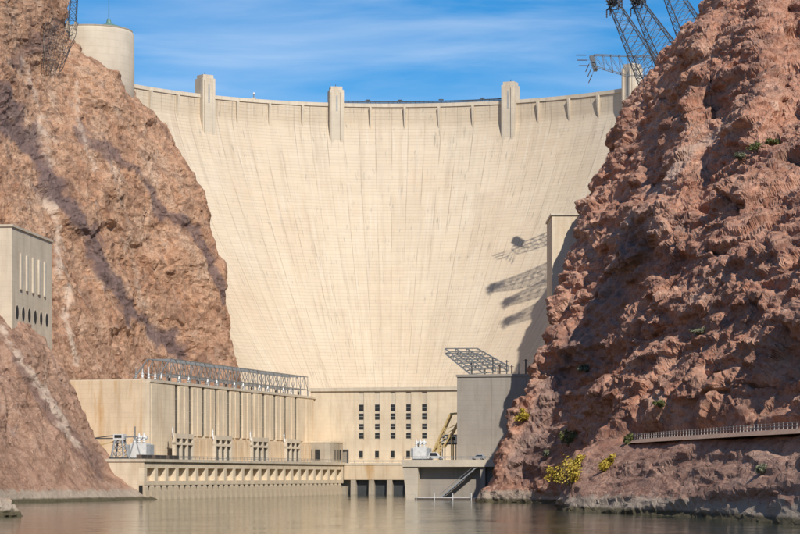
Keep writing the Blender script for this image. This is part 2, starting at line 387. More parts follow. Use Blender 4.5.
def slabs(q, size, seed, asp=(1.5, 1.5, 0.85), c=5.5):
    """upper envelope of flat-topped, straight-sided blocks: angular ledges with sharp edges, no gaps"""
    p = q / (size * np.array(asp)); b = np.floor(p - 0.5).astype(np.int32)
    best = np.full(len(p), -9.0, np.float32); idr = np.zeros(len(p), np.float32)
    for dx in (0, 1):
        for dy in (0, 1):
            for dz in (0, 1):
                h = h3(b[:, 0] + dx, b[:, 1] + dy, b[:, 2] + dz, seed)
                e0 = p[:, 0] - (b[:, 0] + dx + 0.5 + 0.7 * (hf(h, 1) - 0.5))
                e1 = p[:, 1] - (b[:, 1] + dy + 0.5 + 0.7 * (hf(h, 2) - 0.5))
                e2 = p[:, 2] - (b[:, 2] + dz + 0.5 + 0.7 * (hf(h, 3) - 0.5))
                k = (hf(h, 9) - 0.5) * 0.9
                g0 = np.abs(e0 + k * e2); g1 = np.abs(e1 - k * e0); g2 = np.abs(e2 + 0.4 * k * e1)
                ch = np.maximum(np.maximum(g0, g1), g2)
                s_ = 0.28 + 0.3 * hf(h, 5)
                v = (hf(h, 4) * 2 - 1) + (hf(h, 6) - .5) * 1.3 * e0 + (hf(h, 7) - .5) * 1.3 * e1 + (hf(h, 10) - .35) * 1.2 * e2 - c * np.maximum(0, ch - s_)
                near = v > best
                best = np.where(near, v, best); idr = np.where(near, hf(h, 8), idr)
    return np.maximum(best, -1.6) - 0.35, idr

def seg_dist(u, v, pts):
    d = np.full(len(u), 1e9)
    for (x0, y0), (x1, y1) in zip(pts[:-1], pts[1:]):
        dx, dy = x1 - x0, y1 - y0
        t = np.clip(((u - x0) * dx + (v - y0) * dy) / (dx * dx + dy * dy), 0, 1)
        d = np.minimum(d, np.hypot(u - x0 - t * dx, v - y0 - t * dy))
    return d

def catmull(ctrl, counts):
    """ctrl [S, L, 3] -> rows interpolated along S"""
    out = []; S_ = len(ctrl)
    for i in range(S_ - 1):
        p0, p1, p2, p3 = ctrl[max(i-1, 0)], ctrl[i], ctrl[i+1], ctrl[min(i+2, S_-1)]
        n = counts[i]
        for k in range(n + (1 if i == S_ - 2 else 0)):
            t = k / n
            c = 0.5 * ((2*p1) + (-p0+p2)*t + (2*p0-5*p1+4*p2-p3)*t*t + (-p0+3*p1-3*p2+p3)*t**3)
            l = p1 + (p2 - p1) * t
            out.append(0.55 * c + 0.45 * l)
    return np.array(out)

def lin_rows(g, counts):
    """g [A, L, 3] -> linear refinement along L"""
    out = []
    for j in range(g.shape[1] - 1):
        for k in range(counts[j] + (1 if j == g.shape[1] - 2 else 0)):
            t = k / counts[j]; out.append(g[:, j] * (1 - t) + g[:, j+1] * t)
    return np.stack(out, 1)

def even_rows(x, extra):
    """spread the rows of the grid evenly over the displaced surface so that steep steps get their share of faces"""
    A, B = x.shape[:2]
    seg = np.linalg.norm(np.diff(x, axis=1), axis=2)
    vis = 1.0 / (1.0 + np.maximum(0, np.abs(x[:, 1:, 0]) - 190) / 5.0)      # few rows for the plateaus behind the rim
    s_ = np.concatenate([np.zeros((A, 1)), np.cumsum(seg * vis, 1)], 1); s_ /= s_[:, -1:]
    k = 15
    pad = np.concatenate([np.repeat(s_[:1], k, 0), s_, np.repeat(s_[-1:], k, 0)], 0)
    cs = np.cumsum(np.concatenate([np.zeros((1, B)), pad], 0), 0); s_ = (cs[2*k+1:] - cs[:-2*k-1]) / (2*k+1)
    s_ = 0.85 * s_ + 0.15 * np.linspace(0, 1, B)[None]
    t = np.linspace(0, 1, B); xo = np.empty_like(x); eo = np.empty_like(extra)
    for a in range(A):
        f = np.interp(t, s_[a], np.arange(B)); i0 = np.minimum(f.astype(int), B - 2); fr = (f - i0)[:, None]
        xo[a] = x[a, i0] * (1 - fr) + x[a, i0 + 1] * fr; eo[a] = extra[a, np.round(f).astype(int)]
    return xo, eo

def canyon_wall(name, mat, ctrl, ncs, nls, flip, bed, amp, seed, wts, damp=None, feats=None, soft=4, fineamp=1.0, ys=1.5, bedw=0.7, cut=0.25):
    g = lin_rows(catmull(np.array(ctrl, float), ncs), nls)
    A, B = g.shape[:2]
    # soften kinks of the control mesh a little
    for _ in range(10):
        g[1:-1] = 0.25 * g[:-2] + 0.5 * g[1:-1] + 0.25 * g[2:]
    du = np.gradient(g, axis=0); dv = np.gradient(g, axis=1)
    nrm = np.cross(du, dv); nrm /= np.linalg.norm(nrm, axis=2, keepdims=True) + 1e-9
    if flip: nrm = -nrm
    # smooth the normals so that displaced blocks do not tear at kinks
    for _ in range(40):
        for ax in (0, 1):
            n2 = nrm.copy(); sl = [slice(None)] * 2
            a = [slice(None)] * 2; b = [slice(None)] * 2; c = [slice(None)] * 2
            a[ax] = slice(0, -2); b[ax] = slice(1, -1); c[ax] = slice(2, None)
            n2[tuple(b)] = (nrm[tuple(a)] + nrm[tuple(b)] + nrm[tuple(c)]) / 3; nrm = n2
    nrm /= np.linalg.norm(nrm, axis=2, keepdims=True) + 1e-9
    p = g.reshape(-1, 3); nn = nrm.reshape(-1, 3)
    bn = np.array(bed, float); bn /= np.linalg.norm(bn)
    t1 = np.cross(bn, [0, 1, 0]); t1 /= np.linalg.norm(t1); t2 = np.cross(bn, t1)
    ysc = np.array([1, 1 / ys, 1])          # blocks are longer along the canyon than across it
    def bedq(x_): y_ = x_ * ysc; return np.stack([y_ @ t1, y_ @ t2, y_ @ bn], 1)
    def blur(f_, n):
        for _ in range(n):
            t_ = f_.copy(); t_[1:-1] = 0.25 * f_[:-2] + 0.5 * f_[1:-1] + 0.25 * f_[2:]; f_ = t_
            t_ = f_.copy(); t_[:, 1:-1] = 0.25 * f_[:, :-2] + 0.5 * f_[:, 1:-1] + 0.25 * f_[:, 2:]; f_ = t_
        return f_
    def normals(x_, n=3):
        m = np.cross(np.gradient(x_, axis=0), np.gradient(x_, axis=1)); m /= np.linalg.norm(m, axis=2, keepdims=True) + 1e-9
        m = blur(-m if flip else m, n); return (m / (np.linalg.norm(m, axis=2, keepdims=True) + 1e-9)).reshape(-1, 3)
    w = np.stack([fbm(p * ysc / 14.0, seed + 100 + k, 3) for k in range(3)], 1)
    u = 400 + p[:, 0] / p[:, 1] * F; v = HV - (p[:, 2] - CAMZ) / p[:, 1] * F
    dm = damp(p, u, v) if damp is not None else np.ones(len(p))
    K = wts; lo = fbm(p / 38.0, seed + 5, 3)
    # every finer generation of blocks is cut into the surface the coarser one left behind
    q = bedq(p)
    f1, e1, i1 = facets((q + w * 2.2) * np.array([1/30, 1/30, 1/18]), seed + 1)
    b1, j1 = slabs(q + w * np.array([0.8, 0.8, 0.5]), 15.0, seed + 21); b1b, j1b = blocks(q + w * 0.4, 11.0, seed + 25); b1 = 0.6 * b1 + bedw * b1b
    d = amp * dm * (K[0] * lo + K[1] * f1 + K[3] * b1)
    x = (p + nn * blur(d.reshape(A, B), soft).ravel()[:, None]).reshape(A, B, 3)
    x, pk = even_rows(x, np.concatenate([dm.reshape(A, B, 1), i1.reshape(A, B, 1)], 2))
    dm, i1 = pk[..., 0].ravel(), pk[..., 1].ravel()
    w = np.stack([fbm(x.reshape(-1, 3) * ysc / 14.0, seed + 100 + k, 3) for k in range(3)], 1)
    q = bedq(x.reshape(-1, 3)); n1 = normals(x, 45)
    f2, e2, i2 = facets((q + w * 1.2) * np.array([1/12, 1/12, 1/8.0]), seed + 2)
    b2, j2 = blocks(q + w * 0.25, 6.0, seed + 22); b2b, j2b = slabs(q + w * 0.3, 6.5, seed + 24); b2 = 0.6 * b2 + 0.6 * b2b
    d = amp * dm * (K[2] * f2 + K[4] * b2 - K[6] * np.clip(1 - e2 / 0.10, 0, 1))
    x = x + n1.reshape(A, B, 3) * blur(d.reshape(A, B), max(0, soft - 1))[..., None]
    x, pk = even_rows(x, np.concatenate([dm.reshape(A, B, 1), i1.reshape(A, B, 1), i2.reshape(A, B, 1), j2.reshape(A, B, 1)], 2))
    dm, i1, i2, j2 = (pk[..., k].ravel() for k in range(4))
    q = bedq(x.reshape(-1, 3)); n1 = normals(x, 25)
    b3, j3 = slabs(q, 2.6, seed + 23)
    i3 = j3; i2 = 0.5 * i2 + 0.5 * j2
    d = amp * dm * K[5] * b3
    x = x + n1.reshape(A, B, 3) * d.reshape(A, B)[..., None]
    nf = np.cross(np.gradient(x, axis=0), np.gradient(x, axis=1)); nf /= np.linalg.norm(nf, axis=2, keepdims=True) + 1e-9
    if flip: nf = -nf
    x = x.reshape(-1, 3)
    xs_ = x * ysc; f5, e5, i5 = facets(xs_ / 2.0, seed + 14); 
    fine = amp * fineamp * (0.34 * slabs(xs_, 1.25, seed + 15)[0] + 0.10 * fbm(xs_ / 1.0, seed + 7, 3, 0.6) - 0.2 * np.clip(1 - e5 / 0.10, 0, 1))
    x = x + nf.reshape(-1, 3) * (fine * np.clip(dm, 0.3, 1))[:, None]
    me = bpy.data.meshes.new(name)
    idx = np.arange(A * B).reshape(A, B)
    qd = np.stack([idx[:-1, :-1], idx[1:, :-1], idx[1:, 1:], idx[:-1, 1:]], -1).reshape(-1, 4)
    if flip: qd = qd[:, ::-1]
    me.vertices.add(A * B); me.vertices.foreach_set('co', x.astype(np.float32).ravel())
    me.loops.add(qd.size); me.loops.foreach_set('vertex_index', qd.astype(np.int32).ravel())
    me.polygons.add(len(qd)); me.polygons.foreach_set('loop_start', np.arange(0, qd.size, 4, dtype=np.int32))
    me.update(calc_edges=True); me.shade_flat()
    tone = np.clip(0.5 + 0.35 * (i1 - 0.5) + 0.5 * (i2 - 0.5) + 0.35 * (i3 - 0.5), 0, 1)
    uu = 400 + x[:, 0] / x[:, 1] * F; vv = HV - (x[:, 2] - CAMZ) / x[:, 1] * F
    vein, pale, low = feats(x, uu, vv, w) if feats else (0*tone, 0*tone, 0*tone)
    at = me.attributes.new('rock', 'FLOAT_COLOR', 'POINT')
    at.data.foreach_set('color', np.stack([tone, vein, pale, low], 1).astype(np.float32).ravel())
    me.materials.append(mat)
    o = bpy.data.objects.new(name, me); col.objects.link(o); o['kind'] = 'structure'
    if cut < 1:      # merge near-flat neighbours into larger plane facets with hard edges, as broken rock has
        md = o.modifiers.new('facet', 'DECIMATE'); md.ratio = cut
    return o, x, uu, vv

def surf_at(wall, u, v, tol=2.0, deepest=False):
    """world point of a canyon wall seen at a photo pixel: the nearest surface along that direction"""
    _, x, uu, vv = wall
    k = np.where((np.abs(uu - u) < tol) & (np.abs(vv - v) < tol) & (x[:, 1] > 100))[0]
    if len(k) == 0: return None
    j = k[np.argmin(x[k, 1])]
    return Vector(x[j])

# ------------------------------------------------------------------ setting: water, bed, canyon walls
tag(MB().add([(-3000, -500, 0), (3000, -500, 0), (3000, 1100, 0), (-3000, 1100, 0)], [(0, 1, 2, 3)]).build('river', M['water']), kind='structure')
tag(MB().add([(-9000, -3000, -9), (9000, -3000, -9), (9000, 12000, -9), (-9000, 12000, -9)], [(0, 1, 2, 3)]).build('ground', M['bed']), kind='structure')

# right canyon wall: stations from near to far, each a profile foot -> top
RZ = [-8, 0, 14.6, 15.2, 26, 46, 72, 104, 140, 176, 205]
def prof(zs, pts):  # pts: list of (x, y, z) -> interpolate x,y at the levels
    pts = sorted(pts, key=lambda t: t[2]); z = [t[2] for t in pts]
    out = []
    for zz in zs:
        if zz <= z[0]: x, y = pts[0][:2]
        elif zz >= z[-1]: x, y = pts[-1][:2]
        else:
            x = np.interp(zz, z, [t[0] for t in pts]); y = np.interp(zz, z, [t[1] for t in pts])
        out.append((x, y, min(zz, z[-1]) if zz > z[-1] else zz))
    return out
def rp(px, extra=()):   # list of (u, v, Y)
    return [tuple(P(*t)) for t in px] + list(extra)
right_ctrl = []
def addR(pts, top):
    pr = prof(RZ, pts); pr = [(x, y, min(z, top)) for x, y, z in pr]
    # after the crest the rock runs back as a plateau
    x, y, z = pr[-1]; pr.append((x + 60, y + 15, z + 14)); pr.append((x + 260, y + 60, z + 25))
    right_ctrl.append(pr)
addR([(84, 60, -8), (90, 60, 14.2), (94, 60, 15), (130, 90, 60), (170, 120, 100)], 100)
addR([(66, 280, -8), (68, 284, 0), (72, 296, 14.2), (76, 300, 15), (92, 345, 40), (125, 420, 80), (160, 500, 120)], 120)
addR([(60, 376, -8), (62, 380, 0), (68.5, 418, 14.6), (73.0, 424, 15.2)] + rp([(816, 380, 440), (815, 300, 485), (812, 200, 565), (812, 100, 650), (815, 0, 740), (825, -50, 780)]), 180)
addR([(52, 440, -8), (54, 443, 0), (59.2, 484, 14.6), (63.5, 490, 15.2)] + rp([(716, 380, 505), (728, 300, 540), (742, 200, 596), (758, 100, 665), (768, 0, 745), (778, -50, 790)]), 185)
addR([(40, 500, -8), (42, 503, 0), (52.0, 542, 14.6), (56.2, 548, 15.2)] + rp([(648, 395, 560), (676, 300, 594), (702, 190, 655), (720, 100, 715), (738, 0, 775), (748, -40, 800)]), 185)
addR([(32, 532, -8), (35, 533, 0)] + rp([(592, 455, 566), (622, 400, 588), (650, 310, 618), (662, 230, 650), (672, 150, 690), (684, 95, 722), (700, 50, 755), (715, 0, 790), (728, -30, 810)]), 180)
addR([(46, 655, -8), (45, 655, 0)] + rp([(590, 430, 660), (615, 350, 674), (632, 265, 692), (650, 170, 728), (672, 100, 772), (700, 30, 825)]), 178)
addR([(34, 694, -8), (35, 696, 0)] + rp([(545, 440, 708), (582, 350, 722), (602, 270, 745), (622, 190, 782), (650, 100, 840), (690, 35, 885)]), 182)
addR([(20, 712, -8), (23.4, 716, 0)] + rp([(491, 468, 720), (519, 415, 730), (550, 325, 752), (571, 260, 778), (586, 205, 812), (606, 140, 855), (648, 78, 900), (692, 20, 930), (720, -20, 950)]), 190)
addR([(34, 770, -8), (40, 780, 5), (50, 800, 40), (60, 825, 75), (72, 855, 104), (83, 905, 140), (110, 945, 172), (125, 960, 185)], 185)
addR([(58, 880, -8), (62, 890, 20), (75, 940, 60), (80, 960, 90), (84, 985, 124), (92, 1010, 156), (112, 1030, 176)], 176)
addR([(100, 1070, -8), (100, 1075, 60), (110, 1085, 120), (118, 1090, 160), (125, 1095, 180)], 180)
addR([(170, 1200, -8), (175, 1200, 100), (190, 1200, 180)], 180)
NR = [10, 40, 190, 200, 140, 105, 60, 75, 70, 50, 30, 8]
LR = [10, 56, 10, 105, 125, 125, 115, 100, 70, 24, 6, 3]
def damp_r(p, u, v):
    z = p[:, 2]; y = p[:, 1]
    near = np.clip((580 - y) / 25, 0, 1)
    bench = 1 - 0.85 * near * np.exp(-((z - 15.0) / 3.2) ** 2)
    bank = near * np.clip((17 - z) / 3, 0, 1)
    foot = (0.55 + 0.45 * np.clip((z - 4) / 25, 0, 1)) * (1 - 0.35 * bank)
    back = np.clip((p[:, 0] - 300) / -60, 0.1, 1)
    return bench * foot * back
def feats_r(x, u, v, w):
    uu = u + w[:, 0] * 9; vv = v + w[:, 1] * 9
    vein = np.clip(1.2 - seg_dist(uu, vv, [(520, 470), (560, 380), (600, 320), (640, 240)]) / 16, 0, 0.6)
    pale = np.clip(1.0 - seg_dist(uu, vv, [(660, 190), (690, 155), (720, 130)]) / 10, 0, 0.5)
    pale = np.maximum(pale, np.clip(1.0 - seg_dist(uu, vv, [(640, 215), (610, 240)]) / 6, 0, 0.4))
    low = np.clip((16 - x[:, 2]) / 6, 0, 1) * np.clip((590 - x[:, 1]) / 20, 0, 1) * 0.8
    return vein, pale, low
WR = canyon_wall('canyon_wall_right', M['rock_r'], right_ctrl, NR, LR, False, (-0.30, -0.04, 0.95), 0.95, 33, (1.8, 2.0, 0.0, 2.6, 1.6, 0.7, 0.4), damp_r, feats_r, 2, 0.7, 2.6, 0.8)

left_ctrl = []
LZ = [-8, 0, 9, 20, 44, 66, 92, 128, 150, 166, 185, 215]
def addL(pts, top):
    pr = prof(LZ, pts); pr = [(x, y, min(z, top)) for x, y, z in pr]
    x, y, z = pr[-1]; pr.append((x - 60, y + 15, z + 14)); pr.append((x - 260, y + 60, z + 25))
    left_ctrl.append(pr)
addL([(-118, 300, -8), (-120, 300, 0), (-130, 310, 45), (-150, 320, 110)], 110)
addL([(-118, 520, -8), (-119, 522, 0), (-126, 530, 20), (-140, 545, 60), (-165, 560, 120)], 120)
addL([(-110, 665, -8), (-113, 672, 0), (-122, 690, 20), (-133, 712, 45), (-146, 735, 68), (-175, 760, 120)], 120)
addL([(-90, 725, -8), (-93, 731, 0), (-105, 745, 20), (-116, 760, 42), (-125, 773, 59), (-139, 789, 77), (-185, 815, 130)], 130)
addL([(-73, 775, -8), (-77, 782, 0), (-91.5, 786, 9), (-99.5, 788, 20), (-112, 793, 47), (-127, 797, 69), (-145, 805, 82), (-190, 825, 130)], 130)
addL([(-92, 806, -8), (-94, 806, 0), (-105, 808, 20), (-115, 812, 44), (-130, 818, 64), (-146, 835, 92), (-160, 845, 150)], 150)
addL([(-96, 835, -8), (-114, 848, 44), (-128, 857, 90), (-142, 870, 140), (-150, 880, 190), (-160, 890, 215)], 215)
addL([(-88, 882, -8), (-103, 890, 44), (-112, 902, 90), (-125, 920, 140), (-132, 938, 168), (-130, 956, 190), (-133, 964, 215)], 215)
addL([(-78, 930, -8), (-91, 935, 44), (-96, 945, 90), (-104, 956, 138), (-111, 960, 166), (-119, 968, 171), (-140, 990, 178), (-150, 1000, 190)], 195)
addL([(-57, 965, -8), (-67, 974, 48), (-70.5, 980, 90), (-82.5, 984, 128), (-94, 986, 150), (-102, 990, 160), (-118, 1010, 166), (-150, 1030, 180)], 180)
addL([(-68, 1010, -8), (-78, 1012, 60), (-92, 1020, 120), (-104, 1030, 150), (-112, 1042, 170), (-118, 1050, 180)], 180)
addL([(-110, 1090, -8), (-112, 1090, 60), (-122, 1090, 128), (-130, 1090, 178)], 178)
addL([(-180, 1200, -8), (-185, 1200, 100), (-200, 1200, 178)], 178)
NL = [6, 20, 80, 100, 80, 60, 60, 100, 110, 50, 30, 8]
LL = [10, 24, 30, 64, 70, 84, 100, 64, 46, 46, 34, 6, 3]
def damp_l(p, u, v):
    z = p[:, 2]
    d = 0.8 + 0 * z
    nearslope = np.clip((815 - p[:, 1]) / 25, 0, 1)
    d = d * (1 - 0.1 * nearslope)
    foot = 0.4 + 0.6 * np.clip((z - 4) / 25, 0, 1)
    return d * foot
def feats_l(x, u, v, w):
    uu = u + w[:, 0] * 9; vv = v + w[:, 1] * 9
    rough = 0.55 * fbm(x / 5.0, 301, 4, 0.6); rough2 = 0.8 * fbm(x / 2.5, 302, 3, 0.6)
    def streak(pts, wd, mx): return np.clip((1 - seg_dist(uu, vv, pts) / wd + rough) * 2.2, 0, 1) * mx
    def thin(pts, wd, mx): return np.clip((1 - seg_dist(uu, vv, pts) / wd + rough2) * 2.0, 0, 1) * mx
    far = (x[:, 1] > 825); near = ~far
    vein = streak([(0, 120), (35, 165), (75, 215), (95, 250), (115, 290), (145, 325), (178, 355)], 12, 1)
    vein = np.maximum(vein, streak([(0, 95), (20, 130), (45, 175)], 18, 0.9))
    vein = np.maximum(vein, streak([(140, 185), (165, 220), (195, 235), (215, 265), (218, 290)], 7, 0.9))
    vein = np.maximum(vein, streak([(75, 130), (110, 150), (135, 175)], 8, 0.8))
    vein = np.maximum(vein, streak([(60, 20), (40, 50), (20, 60)], 10, 0.6))
    pale = thin([(52, 205), (60, 250), (68, 300), (76, 360)], 4, 0.85)
    pale = np.maximum(pale, thin([(25, 60), (38, 110), (50, 165)], 4, 0.6))
    pale = np.maximum(pale, thin([(78, 80), (82, 125), (90, 170)], 2.5, 0.6))
    pale = np.maximum(pale, thin([(110, 160), (125, 230), (140, 300)], 2.5, 0.4))
    pn = thin([(5, 330), (35, 370), (50, 410), (65, 440)], 4.5, 0.8)
    pn = np.maximum(pn, thin([(52, 330), (85, 395), (112, 440), (130, 480)], 6, 0.55))
    pale = np.where(near, pn, pale)
    vn = streak([(15, 350), (60, 430), (95, 470)], 9, 0.5); vein = np.where(near, vn, vein)
    low = np.where(near, 0.8, 0.0) * np.clip((95 - x[:, 2]) / 20, 0, 1)
    low = np.maximum(low, far * np.clip((75 - x[:, 2]) / 60, 0, 0.45))
    return vein, pale, low
WL = canyon_wall('canyon_wall_left', M['rock_l'], left_ctrl, NL, LL, True, (0.75, 0.15, 0.5), 0.8, 57, (2.6, 2.4, 0.3, 1.8, 1.0, 0.5, 0.8), damp_l, feats_l, 2, 0.8, 1.5, 0.5)

# ------------------------------------------------------------------ the dam
CX, CY, R0, CREST = -4.0, 992.0, 140.0, 178.6
def rad(z):
    t = max(0.0, (170.0 - z) / 130.0)
    return R0 - 82.0 * t ** 1.22
def dam_pt(th, z, off=0.0):
    r = rad(z) - off; lim = math.radians(84)
    a = max(-lim, min(lim, th)); ex = abs(th) - lim
    x = r * math.sin(a); y = r * math.cos(a)
    if ex > 0:
        s_ = 1 if th > 0 else -1
        x += s_ * R0 * ex * 0.30; y -= R0 * ex * 0.95
    return Vector((CX + x, CY + y, z))
dam = empty('arch_dam', (0, 0, 0), 0, 'huge curved cream concrete dam wall spanning the canyon between red rock walls', 'dam')
def dam_wall():
    ths = np.radians(np.linspace(-96, 96, 380)); zs = np.concatenate([np.linspace(-5, 160, 100), np.linspace(162, CREST, 14)])
    vs = []; fs = []; uvs = []
    n, k = len(ths), len(zs)
    for z in zs:
        for t in ths:
            vs.append(tuple(dam_pt(t, z))); uvs.append((t * R0, z))
    for z, th_ in ((CREST, 13.0), (100, 45.0), (-5, 60.0)):   # crown road and the hidden upstream side
        for t in ths:
            a = t; vs.append((CX + (R0 + th_) * math.sin(a), CY + (R0 + th_) * math.cos(a), z)); uvs.append((t * R0, z))
    for j in range(k + 2):
        for i in range(n - 1): fs.append((j*n+i, j*n+i+1, (j+1)*n+i+1, (j+1)*n+i))
    me = bpy.data.meshes.new('face_wall'); me.from_pydata(vs, [], fs); me.update()
    ul = me.uv_layers.new(name='UVMap')
    li = np.empty(len(me.loops), np.int32); me.loops.foreach_get('vertex_index', li)
    ul.data.foreach_set('uv', np.array(uvs, np.float32)[li].ravel())
    me.materials.append(M['dam'])
    for p in me.polygons: p.use_smooth = p.index < (k - 1) * (n - 1)
    o = bpy.data.objects.new('face_wall', me); col.objects.link(o); o.parent = dam
dam_wall()
def arc_strip(name, mat, t0, t1, z0, z1, o0, o1, n=200):
    b = MB(); pts = []
    for i in range(n + 1):
        t = math.radians(t0 + (t1 - t0) * i / n)
        for (off, z) in ((o0, z0), (o1, z0), (o1, z1), (o0, z1)):
            pts.append((CX + (R0 - off) * math.sin(t), CY + (R0 - off) * math.cos(t), z))
    fs = []
    for i in range(n):
        for k in range(4): fs.append((i*4+k, i*4+(k+1) % 4, (i+1)*4+(k+1) % 4, (i+1)*4+k))
    fs += [(0, 1, 2, 3), tuple(n*4 + k for k in (3, 2, 1, 0))]
    b.add(pts, fs); return b.build(name, mat, dam)
arc_strip('parapet', M['conc_pale'], -75, 75, CREST - 0.6, CREST + 1.0, -1.2, 0.45)
def theta_of_u(u):
    best = min(range(-8000, 8001), key=lambda k: abs((400 + F * (CX + R0 * math.sin(math.radians(k/100))) / (CY + R0 * math.cos(math.radians(k/100)))) - u))
    return best / 100
TW = [theta_of_u(206), theta_of_u(336), theta_of_u(510), theta_of_u(631)]
# fins under the parapet
def local_frame(th_deg, z=0):
    """matrix: x along the crest, y towards downstream (out of the face), z up, at the crest edge"""
    t = math.radians(th_deg)
    out = Vector((-math.sin(t), -math.cos(t), 0)); along = Vector((math.cos(t), -math.sin(t), 0))
    m = Matrix((( -along.x, out.x, 0, CX + R0 * math.sin(t)), (-along.y, out.y, 0, CY + R0 * math.cos(t)), (0, 0, 1, z), (0, 0, 0, 1)))
    return m
fin_src = None
step = (TW[1] - TW[0]) / 4.0
for k in range(-5, 18):
    th = TW[0] + step * k
    if th > 70 or th < -66 or min(abs(th - t) for t in TW) < 1.6: continue
    if fin_src is None:
        b = MB()
        b.frus([(-0.25, -1, -14), (0.25, -1, -14), (0.25, 0.1, -14), (-0.25, 0.1, -14)], [(-0.6, -1, -0.6), (0.6, -1, -0.6), (0.5, 1.7, -0.6), (-0.5, 1.7, -0.6)])
        fin_src = b.build('crest_fin', M['conc_pale'], dam); o = fin_src
    else:
        o = fin_src.copy(); col.objects.link(o)
    o.matrix_local = local_frame(th, CREST)
# crest towers
TOPV = [74, 86, 81, 63]
for i, th in enumerate(TW):
    t = math.radians(th); Yc = CY + R0 * math.cos(t)
    zt = CAMZ + (HV - TOPV[i]) / F * (Yc - 3)
    h = zt - CREST
    b = MB()
    b.box(-3.3, 3.3, -4.0, 2.6, -34, h - 1.6)
    b.box(-2.7, 2.7, -3.4, 2.0, h - 1.6, h)
    for s_ in (-1, 1):
        b.box(s_*2.1 - 0.55, s_*2.1 + 0.55, 2.6, 3.1, -36, h - 2.6)
    o = b.build('crest_tower', M['conc_pale'], dam); o.matrix_local = local_frame(th, CREST)
    w = MB(); w.box(-0.45, 0.45, 2.6, 2.68, -3.0, h - 4.2).build('tower_window', M['blind'], o)
    MB().box(-3.0, 3.0, -3.7, 2.3, h - 1.95, h - 1.5).build('tower_cornice', M['conc'], o)
    MB().bar((0, -1, h), (0, -1, h + 1.4), 0.25).build('tower_mast', M['steel_dark'], o)

# railing on the crown between the two middle towers
rail = empty('crest_railing', (0, 0, 0), 0, 'thin dark railing with lamp heads along the dam crown between two towers', 'railing')
def arc_pt(th, z, off): t = math.radians(th); return Vector((CX + (R0 - off) * math.sin(t), CY + (R0 - off) * math.cos(t), z))
ta, tb = TW[1] + 1.6, TW[2] - 1.6
nn_ = 36
for zz, w_ in ((CREST + 1.95, 0.5), (CREST + 1.35, 0.3)):
    b = MB()
    for k in range(nn_): b.bar(arc_pt(ta + (tb - ta) * k / nn_, zz, -0.3), arc_pt(ta + (tb - ta) * (k + 1) / nn_, zz, -0.3), w_)
    b.build('rail', M['steel_dark'], rail)
src = None
for k in range(nn_ + 1):
    p = arc_pt(ta + (tb - ta) * k / nn_, CREST + 0.9, -0.3)
    if src is None: src = MB().bar((0, 0, 0), (0, 0, 1.1), 0.22).build('post', M['steel_dark'], rail); o = src
    else: o = src.copy(); col.objects.link(o)
    o.location = p
for k, uu in enumerate((368, 400, 441, 482)):
    th = theta_of_u(uu); p = arc_pt(th, CREST + 0.9, -0.3)
    b = MB().bar(p, p + Vector((0, 0, 1.9)), 0.3).box(p.x - 1.1, p.x + 1.1, p.y - 0.4, p.y + 0.4, p.z + 1.5, p.z + 2.0); b.build('lamp_head', M['steel_dark'], rail)
p = arc_pt(theta_of_u(254), CREST + 0.9, -0.2)
bc = empty('lookout_beacon', p, 0, 'small pale beacon standing alone on the dam crown between two crest towers', 'beacon')
MB().box(-0.9, 0.9, -0.6, 0.6, 0, 0.7).build('plinth', M['conc_pale'], bc)
MB().bar((0, 0, 0.7), (0, 0, 2.0), 0.5, 8).build('post', M['steel'], bc)
MB().lathe([(0.1, 1.9), (0.55, 2.2), (0.6, 2.6), (0.35, 3.0), (0.05, 3.2)], 12).build('lamp', M['white'], bc, True)

# ------------------------------------------------------------------ powerhouse frame
PHI = math.atan2(-0.258, 0.966)
dv_ = Vector((math.sin(-PHI), math.cos(-PHI), 0)); pv = Vector((math.cos(PHI), math.sin(PHI), 0))
OL = Vector((-83.7, 820, 0))
def loc_L(pt): q = Vector(pt) - OL; return Vector((q.dot(pv), q.dot(dv_), q.z))
def on_plane(u, v, axis, c):
    """pixel -> powerhouse-local point on the plane local[axis] = c"""
    d = Vector(((u - 400) / F, 1, (HV - v) / F)); o = Vector((0, 0, CAMZ))
    ol = loc_L(o); dl = Vector((d.dot(pv), d.dot(dv_), d.z))
    t = (c - ol[axis]) / dl[axis]; return ol + dl * t
ZT, ZR = 12.5, 39.7           # terrace and wing roof
def dup(src, loc, parent=None, rz=None, scale=None):
    o = src.copy(); col.objects.link(o); o.parent = parent or src.parent; o.location = loc
    if rz is not None: o.rotation_euler = (0, 0, rz)
    if scale: o.scale = scale
    for ch in list(src.children):
        c = ch.copy(); col.objects.link(c); c.parent = o
    return o

